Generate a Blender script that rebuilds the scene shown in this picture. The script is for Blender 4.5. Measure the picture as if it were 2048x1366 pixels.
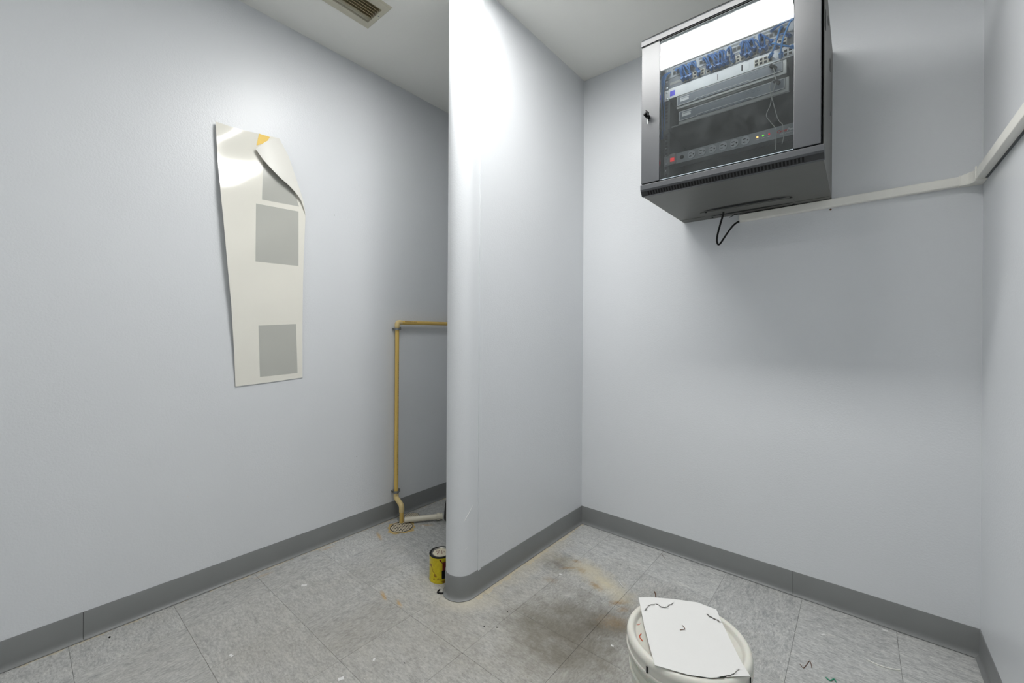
import bpy, bmesh, math, random
from math import sin, cos, pi, radians, sqrt
from mathutils import Vector, Matrix

for o in list(bpy.data.objects):
    bpy.data.objects.remove(o)
SC = bpy.context.scene
COL = SC.collection
random.seed(7)

# ------------------------------------------------------------------ camera
F, CX, CY = 831.0, 1024.0, 665.0          # focal length and principal point in pixels of the 2048x1366 frame
ROLL, YAW, H = radians(0.36), radians(39.83), 1.165
cam = bpy.data.cameras.new('camera')
cam.sensor_width = 36.0
cam.lens = F / 2048 * 36.0
cam.shift_y = -(683.0 - CY) / 2048
cam.clip_start = 0.02
cam_o = bpy.data.objects.new('camera', cam)
COL.objects.link(cam_o)
cam_o.matrix_world = (Matrix.Translation((0, 0, H)) @ Matrix.Rotation(YAW, 4, 'Z')
                      @ Matrix.Rotation(pi / 2, 4, 'X') @ Matrix.Rotation(ROLL, 4, 'Z'))
SC.camera = cam_o

# ------------------------------------------------------------------ world, exposure
w = bpy.data.worlds.new('world')
SC.world = w
w.use_nodes = True
w.node_tree.nodes['Background'].inputs[0].default_value = (0.6, 0.63, 0.66, 1)
w.node_tree.nodes['Background'].inputs[1].default_value = 0.25
SC.view_settings.view_transform = 'Standard'
SC.view_settings.look = 'None'
SC.view_settings.gamma = 1.0
SC.view_settings.exposure = 0.06
SC.view_settings.use_curve_mapping = False
LIGHT_MAIN = 37.0      # radiance of the ceiling panel in front of the cabinet
FILL_REAR = 9.0       # radiance of the unseen fill panel added behind the camera

# room planes
XL, XR, YB, YR, ZC = -2.235, 0.343, 2.240, -1.90, 2.712
PX, PY, PR = -1.370, 1.295, 0.068         # rounded end of the partition

# ------------------------------------------------------------------ pixel -> place helpers
_f = Vector((-sin(YAW), cos(YAW), 0)); _r0 = Vector((cos(YAW), sin(YAW), 0)); _u0 = Vector((0, 0, 1))
_r = _r0 * cos(ROLL) + _u0 * sin(ROLL); _u = _u0 * cos(ROLL) - _r0 * sin(ROLL)
CAM = Vector((0, 0, H))
def ray(px, py): return _f * F + _r * (px - CX) - _u * (py - CY)
def onZ(px, py, z=0.0):
    d = ray(px, py); return CAM + d * ((z - H) / d.z)
def onX(px, py, x):
    d = ray(px, py); return CAM + d * (x / d.x)
def onY(px, py, y):
    d = ray(px, py); return CAM + d * (y / d.y)

# ------------------------------------------------------------------ materials
def lin(c):
    return tuple((v / 255 / 12.92) if v / 255 <= 0.04045 else ((v / 255 + 0.055) / 1.055) ** 2.4 for v in c) + (1,)

class NT:
    def __init__(s, m):
        s.m = m; s.t = m.node_tree; s.n = s.t.nodes; s.l = s.t.links
    def node(s, typ, **kw):
        nd = s.n.new(typ)
        for k, v in kw.items():
            if k.startswith('i_'):
                key = k[2:]
                nd.inputs[int(key) if key.isdigit() else key.replace('_', ' ')].default_value = v
            else:
                setattr(nd, k, v)
        return nd
    def link(s, a, b): s.l.new(a, b)
    def math(s, op, a, b=None, c=None, clamp=False):
        nd = s.n.new('ShaderNodeMath'); nd.operation = op; nd.use_clamp = clamp
        for i, v in enumerate((a, b, c)):
            if v is None: continue
            if isinstance(v, (int, float)): nd.inputs[i].default_value = v
            else: s.l.new(v, nd.inputs[i])
        return nd.outputs[0]
    def mix(s, fac, a, b, mode='MIX'):
        nd = s.n.new('ShaderNodeMix'); nd.data_type = 'RGBA'; nd.blend_type = mode
        for i, v in ((0, fac), (6, a), (7, b)):
            if isinstance(v, (int, float)): nd.inputs[i].default_value = v
            elif isinstance(v, tuple): nd.inputs[i].default_value = v
            else: s.l.new(v, nd.inputs[i])
        return nd.outputs[2]
    def ramp(s, fac, lo, hi):
        nd = s.n.new('ShaderNodeMapRange'); nd.inputs[1].default_value = lo; nd.inputs[2].default_value = hi
        s.l.new(fac, nd.inputs[0]); return nd.outputs[0]
    def noise(s, vec, scale, detail=3, rough=0.5):
        nd = s.node('ShaderNodeTexNoise', i_Scale=scale, i_Detail=detail, i_Roughness=rough)
        s.l.new(vec, nd.inputs['Vector']); return nd.outputs['Fac']

def newmat(name):
    m = bpy.data.materials.new(name); m.use_nodes = True
    return m, NT(m), m.node_tree.nodes['Principled BSDF']

def mat(name, rgb, rough=0.5, spec=0.5, metal=0.0, var=0.06, vscale=30, bump=0.0, bscale=200, emit=None, estr=0.0, alpha=None, coat=0.0, sss=0.0):
    m, t, p = newmat(name)
    g = t.node('ShaderNodeNewGeometry')
    c = lin(rgb)
    nz = t.noise(g.outputs['Position'], vscale, 4)
    dark = tuple(v * (1 - var) for v in c[:3]) + (1,)
    lite = tuple(min(1, v * (1 + var)) for v in c[:3]) + (1,)
    t.link(t.mix(nz, dark, lite), p.inputs['Base Color'])
    p.inputs['Roughness'].default_value = rough
    p.inputs['Specular IOR Level'].default_value = spec
    p.inputs['Metallic'].default_value = metal
    p.inputs['Coat Weight'].default_value = coat
    if sss:
        p.inputs['Subsurface Weight'].default_value = sss; p.inputs['Subsurface Scale'].default_value = 0.01
    if emit:
        p.inputs['Emission Color'].default_value = lin(emit); p.inputs['Emission Strength'].default_value = estr
    if bump:
        b = t.node('ShaderNodeBump', i_Strength=bump, i_Distance=0.001)
        t.link(t.noise(g.outputs['Position'], bscale, 3), b.inputs['Height'])
        t.link(b.outputs[0], p.inputs['Normal'])
    return m

def wall_mat(name, rgb, rough=0.36, chips=True, bump=0.6):
    m, t, p = newmat(name)
    g = t.node('ShaderNodeNewGeometry'); pos = g.outputs['Position']
    c = lin(rgb)
    big = t.noise(pos, 1.7, 3)
    base = t.mix(big, tuple(v * 0.965 for v in c[:3]) + (1,), tuple(v * 1.035 for v in c[:3]) + (1,))
    if chips:
        # little chips of missing paint and dark scuffs, mostly low down
        sep = t.node('ShaderNodeSeparateXYZ'); t.link(pos, sep.inputs[0])
        low = t.ramp(sep.outputs[2], 1.3, 0.25)
        v = t.node('ShaderNodeTexVoronoi', i_Scale=9.0); t.link(pos, v.inputs['Vector'])
        wob = t.noise(pos, 160, 2)
        dist = t.math('ADD', v.outputs['Distance'], t.math('MULTIPLY', wob, 0.03))
        near = t.math('LESS_THAN', dist, 0.046)
        sepc = t.node('ShaderNodeSeparateColor'); t.link(v.outputs['Color'], sepc.inputs[0])
        pick = t.math('GREATER_THAN', t.math('MULTIPLY', sepc.outputs[0], t.math('ADD', low, 0.05)), 0.62)
        base = t.mix(t.math('MULTIPLY', near, pick), base, lin((222, 222, 220)))
        v2 = t.node('ShaderNodeTexVoronoi', i_Scale=7.0); t.link(pos, v2.inputs['Vector'])
        near2 = t.math('LESS_THAN', t.math('ADD', v2.outputs['Distance'], t.math('MULTIPLY', wob, 0.02)), 0.024)
        sepd = t.node('ShaderNodeSeparateColor'); t.link(v2.outputs['Color'], sepd.inputs[0])
        pick2 = t.math('GREATER_THAN', sepd.outputs[1], 0.86)
        base = t.mix(t.math('MULTIPLY', near2, pick2), base, lin((90, 92, 92)))
    t.link(base, p.inputs['Base Color'])
    p.inputs['Roughness'].default_value = rough
    p.inputs['Specular IOR Level'].default_value = 0.45
    # roller / orange-peel texture of the paint
    n1 = t.noise(pos, 150, 3, 0.6)
    b = t.node('ShaderNodeBump', i_Strength=bump, i_Distance=0.0012)
    t.link(n1, b.inputs['Height']); t.link(b.outputs[0], p.inputs['Normal'])
    return m

M = {}
M['wall'] = wall_mat('wall_paint', (221, 224, 227), 0.33)
M['ceiling'] = wall_mat('ceiling_paint', (250, 250, 245), 0.7, False, 0.15)
M['base'] = mat('vinyl_cove_base', (127, 129, 129), 0.42, 0.5, var=0.06, vscale=9, bump=0.06, bscale=90)
M['cream'] = mat('cream_plastic', (241, 240, 233), 0.42, 0.5, var=0.03)
M['vent'] = mat('vent_enamel', (205, 201, 182), 0.45, 0.5, var=0.05)
M['vent_dark'] = mat('dusty_slat', (168, 158, 128), 0.7, 0.3, var=0.15)
M['duct'] = mat('dark_duct', (74, 64, 46), 0.9, 0.2)
M['black_metal'] = mat('black_powder_coat', (62, 65, 69), 0.37, 0.85, var=0.06, vscale=14, bump=0.05, bscale=900)
M['cab_in'] = mat('cabinet_inner_paint', (66, 70, 72), 0.6, 0.4, var=0.1, vscale=8)
M['cab_side'] = mat('grey_cabinet_paint', (98, 98, 94), 0.4, 0.4, var=0.05)
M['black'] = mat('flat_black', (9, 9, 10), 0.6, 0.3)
M['rubber'] = mat('black_rubber', (20, 19, 18), 0.5, 0.45, var=0.2)
M['rail'] = mat('rail_zinc', (78, 82, 84), 0.45, 0.5, 0.4)
M['steel'] = mat('bright_steel', (196, 198, 200), 0.3, 0.5, 0.9)
M['galv'] = mat('galvanised', (150, 153, 152), 0.4, 0.5, 0.8)
M['white_metal'] = mat('white_enamel', (240, 241, 240), 0.4, 0.5, var=0.02)
M['white_print'] = mat('white_print', (252, 252, 250), 0.5, 0.4, var=0.02)
M['dvr'] = mat('recorder_face_lightened', (132, 139, 147), 0.3, 0.5, var=0.04)  # black front coloured grey, glass reflection and inner light put into the colour
M['grey_metal'] = mat('recorder_grey_metal', (186, 187, 184), 0.4, 0.5, 0.3)
M['switch'] = mat('dark_switch_metal', (100, 106, 113), 0.45, 0.5)
M['panel_grey'] = mat('patch_panel_metal', (165, 171, 177), 0.45, 0.5)
M['port'] = mat('port_cream', (212, 206, 188), 0.4, 0.5, var=0.03)
M['blue'] = mat('blue_jacket', (40, 108, 178), 0.4, 0.5, var=0.08, vscale=60)
M['blue_pale'] = mat('bright_blue_jacket', (70, 152, 228), 0.4, 0.5, var=0.06, vscale=60)
M['plug'] = mat('clear_plug', (190, 205, 215), 0.25, 0.5)
M['lcd'] = mat('blue_lcd', (70, 62, 190), 0.2, 0.5, var=0.02, emit=(80, 70, 220), estr=0.35)
M['pdu'] = mat('pdu_grey_metal', (168, 171, 173), 0.42, 0.5, var=0.03)
M['outlet'] = mat('outlet_plastic', (208, 210, 210), 0.45, 0.5, var=0.03)
M['red_rocker'] = mat('red_rocker', (225, 70, 72), 0.3, 0.5, emit=(255, 60, 60), estr=0.5)
M['clear_cover'] = mat('pale_cover', (170, 160, 158), 0.25, 0.5)
M['led_amber'] = mat('amber_led', (255, 196, 120), 0.3, 0.5, emit=(255, 190, 110), estr=2.0)
M['led_green'] = mat('green_led', (110, 220, 60), 0.3, 0.5, emit=(110, 230, 50), estr=0.9)
M['led_red'] = mat('red_led', (220, 50, 70), 0.3, 0.5, emit=(230, 40, 60), estr=0.5)
M['red_print'] = mat('red_print', (222, 70, 62), 0.5, 0.4, var=0.02)
M['logo'] = mat('grey_print', (150, 150, 146), 0.5, 0.4, var=0.02)
M['cpvc'] = mat('yellowed_cpvc', (219, 186, 103), 0.38, 0.5, var=0.05, vscale=12)
M['fitting'] = mat('tan_fitting', (219, 197, 141), 0.4, 0.5, var=0.05)
M['pvc'] = mat('white_pvc', (222, 216, 198), 0.35, 0.5, var=0.04, vscale=20)
M['paper'] = mat('white_paper', (222, 222, 220), 0.7, 0.25, var=0.012, vscale=40, bump=0.05, bscale=60)
M['bucket'] = mat('milky_plastic', (208, 209, 198), 0.38, 0.5, var=0.05, vscale=22, sss=0.15)
M['lid'] = mat('lid_plastic', (217, 216, 207), 0.4, 0.5, var=0.06, vscale=25, sss=0.1)
M['tin'] = mat('tin_rim', (168, 165, 158), 0.32, 0.5, 0.8, var=0.1)
M['amber_sticker'] = mat('amber_tape', (244, 208, 106), 0.45, 0.5)
M['orange'] = mat('orange_plastic', (205, 92, 58), 0.5, 0.4)
M['wire'] = mat('grey_wire_jacket', (205, 206, 200), 0.45, 0.5)
M['strip'] = mat('dark_vent_strip', (54, 55, 57), 0.5, 0.4)
M['rust'] = mat('rusty_wire', (104, 74, 56), 0.5, 0.4)
M['green'] = mat('green_plastic', (64, 148, 118), 0.4, 0.4)
M['grate'] = mat('grate_metal', (214, 204, 182), 0.5, 0.5, var=0.5, vscale=120)
M['putty'] = mat('tan_putty', (196, 172, 120), 0.8, 0.3, var=0.3, vscale=90, bump=0.5, bscale=150)

# glossy laminated sheet
M['sheet'] = mat('laminated_sheet', (236, 234, 224), 0.14, 0.6, var=0.015, vscale=12)
M['sheet_back'] = mat('sheet_back', (232, 231, 224), 0.45, 0.4, var=0.015, vscale=12)
M['sheet_grey'] = mat('grey_printed_panel', (186, 187, 180), 0.28, 0.5, var=0.02, vscale=12)

def glass_mat():
    m, t, p = newmat('tinted_door_glass')
    t.n.remove(p)
    out = t.n['Material Output']
    fr = t.node('ShaderNodeFresnel', i_IOR=1.5)
    tr = t.node('ShaderNodeBsdfTransparent'); tr.inputs[0].default_value = (0.94, 0.96, 0.97, 1)
    gl = t.node('ShaderNodeBsdfGlossy', i_Roughness=0.012); gl.inputs[0].default_value = (1, 1, 1, 1)
    mx = t.node('ShaderNodeMixShader')
    t.link(fr.outputs[0], mx.inputs[0]); t.link(tr.outputs[0], mx.inputs[1]); t.link(gl.outputs[0], mx.inputs[2])
    # smears of dust and fingerprints on the pane
    g = t.node('ShaderNodeNewGeometry')
    df = t.node('ShaderNodeBsdfDiffuse'); df.inputs[0].default_value = (0.55, 0.6, 0.62, 1)
    n = t.ramp(t.noise(g.outputs['Position'], 16, 5, 0.65), 0.45, 0.85)
    mx2 = t.node('ShaderNodeMixShader')
    t.link(t.math('MULTIPLY_ADD', n, 0.055, 0.02), mx2.inputs[0]); t.link(mx.outputs[0], mx2.inputs[1]); t.link(df.outputs[0], mx2.inputs[2])
    t.link(mx2.outputs[0], out.inputs[0])
    return m
M['glass'] = glass_mat()

def emit_mat(name, rgb, s):
    m, t, p = newmat(name)
    p.inputs['Base Color'].default_value = (0.8, 0.8, 0.8, 1)
    p.inputs['Emission Color'].default_value = rgb + (1,)
    p.inputs['Emission Strength'].default_value = s
    return m
M['lamp'] = emit_mat('lamp_diffuser', (1.0, 0.992, 0.975), LIGHT_MAIN)
M['fill_rear'] = emit_mat('fill_panel_rear', (1.0, 0.992, 0.975), FILL_REAR)

def tile_mat():
    m, t, p = newmat('vinyl_tile')
    g = t.node('ShaderNodeNewGeometry'); pos = g.outputs['Position']
    oi = t.node('ShaderNodeObjectInfo'); rnd = oi.outputs['Random']
    sep = t.node('ShaderNodeSeparateXYZ'); t.link(pos, sep.inputs[0])
    X, Y = sep.outputs[0], sep.outputs[1]
    # chip streaks run one way or the other from tile to tile
    flip = t.math('GREATER_THAN', rnd, 0.5)
    def streak(a, b):
        cm = t.node('ShaderNodeCombineXYZ')
        t.link(t.math('MULTIPLY', X, a), cm.inputs[0]); t.link(t.math('MULTIPLY', Y, b), cm.inputs[1]); t.link(t.math('MULTIPLY', rnd, 40.0), cm.inputs[2])
        return cm.outputs[0]
    va, vb = streak(1.0, 0.42), streak(0.42, 1.0)
    vm = t.node('ShaderNodeMix', data_type='VECTOR'); t.link(flip, vm.inputs[0]); t.link(va, vm.inputs[4]); t.link(vb, vm.inputs[5])
    v = vm.outputs[1]
    n1 = t.noise(v, 150, 5, 0.75); n2 = t.noise(v, 48, 5, 0.7); n3 = t.noise(pos, 3.2, 4, 0.6)
    c = t.mix(t.ramp(n1, 0.3, 0.7), lin((146, 147, 147)), lin((210, 211, 208)))
    c = t.mix(t.math('MULTIPLY', t.ramp(n2, 0.53, 0.70), 0.6), c, lin((128, 130, 132)))
    c = t.mix(t.math('MULTIPLY', t.ramp(n2, 0.45, 0.30), 0.55), c, lin((214, 214, 208)))
    wsp = t.noise(v, 330, 2, 0.5)
    c = t.mix(t.ramp(wsp, 0.70, 0.74), c, lin((228, 228, 222)))
    c = t.mix(t.ramp(wsp, 0.30, 0.26), c, lin((104, 98, 88)))
    tone = t.math('MULTIPLY_ADD', rnd, 0.10, 0.95)
    cm2 = t.node('ShaderNodeCombineColor'); [t.link(tone, cm2.inputs[i]) for i in range(3)]
    c = t.mix(1.0, c, cm2.outputs[0], 'MULTIPLY')
    # worn, dirty areas of the floor
    def blob(x, y, rx, ry, ang, col, amt, nscale=14, soft=0.5, thr=0.5):
        nonlocal c
        ca, sa = cos(ang), sin(ang)
        dx = t.math('SUBTRACT', X, x); dy = t.math('SUBTRACT', Y, y)
        u = t.math('DIVIDE', t.math('ADD', t.math('MULTIPLY', dx, ca), t.math('MULTIPLY', dy, sa)), rx)
        q = t.math('DIVIDE', t.math('SUBTRACT', t.math('MULTIPLY', dy, ca), t.math('MULTIPLY', dx, sa)), ry)
        d = t.math('SQRT', t.math('ADD', t.math('MULTIPLY', u, u), t.math('MULTIPLY', q, q)))
        d = t.math('ADD', d, t.math('MULTIPLY_ADD', t.noise(pos, nscale, 5, 0.65), 1.6, -0.8))
        f = t.math('MULTIPLY', t.ramp(d, thr + soft, thr), amt)
        c = t.mix(f, c, col)
    def pblob(px, py, rx, ry, ang, col, amt, nscale, soft, thr):
        q0 = onZ(px, py); blob(q0.x, q0.y, rx, ry, ang, lin(col), amt, nscale, soft, thr)
    pblob(1060, 1270, .75, .55, .3, (136, 128, 110), .55, 5, 1.5, -.2)      # general grime
    pblob(560, 1290, .8, .6, .5, (140, 133, 118), .45, 4, 1.4, -.2)
    pblob(1185, 1250, .27, .20, .5, (84, 76, 60), .88, 10, 1.3, -.12)        # dark patch by the bucket
    pblob(1130, 1310, .26, .16, .2, (96, 88, 72), .72, 12, 1.2, -.12)
    pblob(1060, 1240, .16, .10, .6, (100, 94, 80), .65, 16, 1.2, -.12)
    pblob(1120, 1125, .11, .11, .2, (96, 88, 70), .75, 22, 1.1, -.12)
    pblob(1210, 1165, .20, .10, -.35, (208, 198, 168), .80, 9, 1.0, -.05)    # cream residue
    pblob(1165, 1135, .16, .10, -.2, (204, 194, 166), .60, 12, 1.0, -.1)
    pblob(1060, 1120, .10, .42, .0, (198, 188, 162), .55, 9, 1.2, -.1)
    pblob(930, 1200, .17, .10, .5, (206, 200, 182), .70, 12, 1.0, .0)
    for (px, py, rx, ry, an, a) in ((1153, 1122, .030, .018, .3, .8), (1138, 1136, .060, .014, .75, .7), (1192, 1172, .055, .026, -.3, .75),
                                    (1163, 1140, .035, .025, -.3, .65), (1236, 1205, .060, .024, .9, .75), (1246, 1219, .040, .024, .9, .6),
                                    (1230, 1245, .10, .06, .5, .40), (1100, 1160, .05, .03, .4, .35)):
        pblob(px, py, rx, ry, an, (150, 116, 56), a, 70, 1.1, -.15)
    for (px, py, rx, ry, an, a) in ((767, 1191, .050, .012, -.30, .85), (798, 1207, .040, .011, -.30, .70), (758, 1072, .070, .014, -.35, .8), (852, 1050, .06, .018, .7, .55),
                                    (655, 1096, .05, .015, 1.5, .5), (528, 1150, .05, .012, 1.5, .4)):
        pblob(px, py, rx, ry, an, (190, 152, 84), a, 85, .9, .05)
    # old glue along the skirtings
    lf = t.math('SUBTRACT', X, XL)
    nn = t.math('MULTIPLY_ADD', t.noise(pos, 11, 4, 0.7), 0.09, -0.026)
    c = t.mix(t.math('MULTIPLY', t.math('LESS_THAN', lf, nn), 0.55), c, lin((206, 192, 160)))
    pf = t.math('SUBTRACT', X, PX + PR)
    nn2 = t.math('MULTIPLY_ADD', t.noise(pos, 13, 4, 0.7), 0.10, -0.022)
    side = t.math('MULTIPLY', t.math('LESS_THAN', pf, nn2), t.math('GREATER_THAN', pf, 0.0))
    c = t.mix(t.math('MULTIPLY', side, t.math('MULTIPLY', t.math('GREATER_THAN', Y, 1.3), 0.5)), c, lin((206, 192, 160)))
    # scratches
    for (sc, rot, amt) in ((2.2, 0.5, 0.5), (1.6, -0.9, 0.4)):
        mp = t.node('ShaderNodeMapping'); mp.inputs['Rotation'].default_value = (0, 0, rot); mp.inputs['Scale'].default_value = (1, 0.06, 1)
        t.link(pos, mp.inputs[0])
        ns = t.noise(mp.outputs[0], 55 * sc, 1, 0.4)
        msk = t.ramp(t.noise(pos, 4 * sc, 2), 0.52, 0.66)
        c = t.mix(t.math('MULTIPLY', t.math('MULTIPLY', t.ramp(ns, 0.765, 0.80), msk), amt), c, lin((214, 212, 204)))
    t.link(c, p.inputs['Base Color'])
    t.link(t.math('MULTIPLY_ADD', n3, 0.3, 0.30), p.inputs['Roughness'])
    p.inputs['Specular IOR Level'].default_value = 0.4
    b = t.node('ShaderNodeBump', i_Strength=0.12, i_Distance=0.0008); t.link(n2, b.inputs['Height']); t.link(b.outputs[0], p.inputs['Normal'])
    return m
M['tile'] = tile_mat()
M['screed'] = mat('dark_joint', (66, 62, 54), 0.9, 0.2, var=0.2, vscale=40)

def can_mat():
    m, t, p = newmat('can_print')
    tc = t.node('ShaderNodeTexCoord'); sep = t.node('ShaderNodeSeparateXYZ'); t.link(tc.outputs['Object'], sep.inputs[0])
    n = t.noise(tc.outputs['Object'], 70, 4, 0.65)
    c = t.mix(n, lin((186, 160, 14)), lin((236, 220, 44)))
    n2 = t.noise(tc.outputs['Object'], 26, 3, 0.6)
    c = t.mix(t.ramp(n2, 0.60, 0.66), c, lin((142, 104, 20)))
    t.link(c, p.inputs['Base Color']); p.inputs['Roughness'].default_value = 0.28; p.inputs['Metallic'].default_value = 0.25
    return m
M['can'] = can_mat()
M['can_lid'] = mat('can_lid_print', (216, 208, 186), 0.4, 0.5, var=0.25, vscale=110)
M['maroon'] = mat('maroon_print', (112, 32, 30), 0.4, 0.5)

def pipe_print_mat():
    m, t, p = newmat('pipe_print')
    g = t.node('ShaderNodeNewGeometry')
    p.inputs['Base Color'].default_value = lin((58, 50, 34)); p.inputs['Roughness'].default_value = 0.5
    return m
M['pipe_print'] = pipe_print_mat()

# ------------------------------------------------------------------ object helpers
WLOC = {}
def finish(o, parent=None, label=None, cat=None, group=None, kind=None):
    if parent is not None:
        o.parent = parent
        pl = WLOC.get(parent.name, Vector((0, 0, 0)))
        o.matrix_parent_inverse = Matrix.Translation(-pl)
    if label: o['label'] = label
    if cat: o['category'] = cat
    if group: o['group'] = group
    if kind: o['kind'] = kind
    return o

def thing(name, loc, label, cat, group=None, kind=None):
    o = bpy.data.objects.new(name, None); COL.objects.link(o)
    o.empty_display_size = 0.05
    o.location = loc; WLOC[o.name] = Vector(loc)
    return finish(o, None, label, cat, group, kind)

def mesh(name, verts, faces, m, parent=None, smooth=False, bevel=0.0, auto=None, **kw):
    vs = [Vector(v) for v in verts]
    lo = Vector([min(v[i] for v in vs) for i in range(3)]); hi = Vector([max(v[i] for v in vs) for i in range(3)])
    c = Vector(((lo.x + hi.x) / 2, (lo.y + hi.y) / 2, lo.z))
    me = bpy.data.meshes.new(name)
    me.from_pydata([v - c for v in vs], [], faces)
    me.update()
    bm = bmesh.new(); bm.from_mesh(me)
    bmesh.ops.remove_doubles(bm, verts=bm.verts, dist=1e-6)
    bmesh.ops.recalc_face_normals(bm, faces=bm.faces)
    bm.to_mesh(me); bm.free()
    me.materials.append(m)
    if smooth:
        me.polygons.foreach_set('use_smooth', [True] * len(me.polygons))
    o = bpy.data.objects.new(name, me); COL.objects.link(o)
    o.location = c; WLOC[o.name] = c
    if bevel:
        md = o.modifiers.new('bevel', 'BEVEL'); md.width = bevel; md.segments = 2; md.limit_method = 'ANGLE'
    if smooth and auto:
        me.set_sharp_from_angle(angle=radians(auto))
    return finish(o, parent, **kw)

class MB:
    def __init__(s): s.v = []; s.f = []
    def add(s, vs, fs):
        k = len(s.v); s.v += [tuple(v) for v in vs]; s.f += [tuple(i + k for i in f) for f in fs]; return s
    def box(s, x0, x1, y0, y1, z0, z1):
        return s.add([(x, y, z) for z in (z0, z1) for y in (y0, y1) for x in (x0, x1)],
                     [(0, 2, 3, 1), (4, 5, 7, 6), (0, 1, 5, 4), (2, 6, 7, 3), (0, 4, 6, 2), (1, 3, 7, 5)])
    def obox(s, c, ax, ay, az, hx, hy, hz):
        c = Vector(c); vs = [c + ax * (hx * i) + ay * (hy * j) + az * (hz * k) for k in (-1, 1) for j in (-1, 1) for i in (-1, 1)]
        return s.add(vs, [(0, 2, 3, 1), (4, 5, 7, 6), (0, 1, 5, 4), (2, 6, 7, 3), (0, 4, 6, 2), (1, 3, 7, 5)])
    def lathe(s, prof, c=(0, 0, 0), axis=(0, 0, 1), seg=32, closed=False):
        ax = Vector(axis).normalized(); q = ax.to_track_quat('Z', 'Y'); c = Vector(c)
        n = len(prof); vs = []
        for i in range(seg):
            a = 2 * pi * i / seg
            for r, z in prof: vs.append(c + q @ Vector((r * cos(a), r * sin(a), z)))
        fs = []
        for i in range(seg):
            j = (i + 1) % seg
            for k in range(n if closed else n - 1):
                k2 = (k + 1) % n
                fs.append((i * n + k, j * n + k, j * n + k2, i * n + k2))
        if not closed:
            if prof[0][0] > 1e-9: fs.append(tuple(i * n for i in range(seg)))
            if prof[-1][0] > 1e-9: fs.append(tuple(i * n + n - 1 for i in range(seg)))
        return s.add(vs, fs)
    def tube(s, pts, r, seg=8, cap=True):
        P = [Vector(p) for p in pts]; n = len(P); vs = []; fs = []
        t0 = (P[1] - P[0]).normalized(); up = Vector((0, 0, 1)) if abs(t0.z) < 0.9 else Vector((1, 0, 0))
        nx = t0.cross(up).normalized()
        for i in range(n):
            t = ((P[min(i + 1, n - 1)] - P[max(i - 1, 0)])).normalized()
            nx = (nx - t * nx.dot(t)).normalized(); ny = t.cross(nx)
            rr = r[i] if isinstance(r, (list, tuple)) else r
            for k in range(seg):
                a = 2 * pi * k / seg; vs.append(P[i] + nx * (rr * cos(a)) + ny * (rr * sin(a)))
        for i in range(n - 1):
            for k in range(seg):
                k2 = (k + 1) % seg; fs.append((i * seg + k, i * seg + k2, (i + 1) * seg + k2, (i + 1) * seg + k))
        if cap: fs += [tuple(range(seg)), tuple((n - 1) * seg + k for k in range(seg))]
        return s.add(vs, fs)
    def build(s, name, m, parent=None, **kw): return mesh(name, s.v, s.f, m, parent, **kw)

def box(name, x0, x1, y0, y1, z0, z1, m, parent=None, **kw): return MB().box(x0, x1, y0, y1, z0, z1).build(name, m, parent, **kw)

def smoothpath(pts, k=6):
    P = [Vector(p) for p in pts]; out = []
    for i in range(len(P) - 1):
        a = P[max(i - 1, 0)]; b = P[i]; c = P[i + 1]; d = P[min(i + 2, len(P) - 1)]
        for j in range(k):
            t = j / k
            out.append(0.5 * ((2 * b) + (c - a) * t + (2 * a - 5 * b + 4 * c - d) * t * t + (3 * b - a - 3 * c + d) * t ** 3))
    out.append(P[-1]); return out

def text(name, s, loc, size, m, parent, normal='-Y', shear=0.0, bold=0.0):
    cu = bpy.data.curves.new(name, 'FONT'); cu.body = s; cu.size = size; cu.shear = shear; cu.extrude = 0.0002; cu.offset = bold
    to = bpy.data.objects.new('tmp_text', cu); COL.objects.link(to)
    dg = bpy.context.evaluated_depsgraph_get()
    me = bpy.data.meshes.new_from_object(to.evaluated_get(dg))
    bpy.data.objects.remove(to); bpy.data.curves.remove(cu)
    rot = Matrix.Rotation(pi / 2, 4, 'X')           # face toward -Y
    me.transform(rot); me.name = name
    me.materials.clear(); me.materials.append(m)
    o = bpy.data.objects.new(name, me); COL.objects.link(o); o.location = loc; WLOC[o.name] = Vector(loc)
    return finish(o, parent)

def grid_faces(nu, nv, skip=()):
    return [(i * (nv + 1) + j, (i + 1) * (nv + 1) + j, (i + 1) * (nv + 1) + j + 1, i * (nv + 1) + j + 1)
            for i in range(nu) for j in range(nv) if (i, j) not in skip]

# ================================================================== THE SETTING
S = 'structure'
fl = box('floor', XL - .05, XR + .05, YR - .05, YB + .05, -0.06, -0.0030, M['screed'], kind=S)
fl['label'] = 'speckled grey vinyl tile floor, stained and scuffed'
# vinyl tiles, 305 mm, one mesh shared
T = 0.305; GAP = 0.0007
xs = []; x = -0.185
while x > XL: x -= T
x0t = x
y = 0.133
while y > YR: y -= T
y0t = y
cache = {}
def tile_mesh(wx, wy):
    k = (round(wx, 4), round(wy, 4))
    if k not in cache:
        b = 0.0006; a, c_ = wx / 2, wy / 2
        vs = [(-a, -c_, -.003), (a, -c_, -.003), (a, c_, -.003), (-a, c_, -.003),
              (-a, -c_, -b), (a, -c_, -b), (a, c_, -b), (-a, c_, -b),
              (-a + b, -c_ + b, 0), (a - b, -c_ + b, 0), (a - b, c_ - b, 0), (-a + b, c_ - b, 0)]
        fs = [(0, 1, 5, 4), (1, 2, 6, 5), (2, 3, 7, 6), (3, 0, 4, 7), (4, 5, 9, 8), (5, 6, 10, 9), (6, 7, 11, 10), (7, 4, 8, 11), (8, 9, 10, 11)]
        me = bpy.data.meshes.new('tile'); me.from_pydata(vs, [], fs); me.materials.append(M['tile']); cache[k] = me
    return cache[k]
xx = x0t
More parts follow.
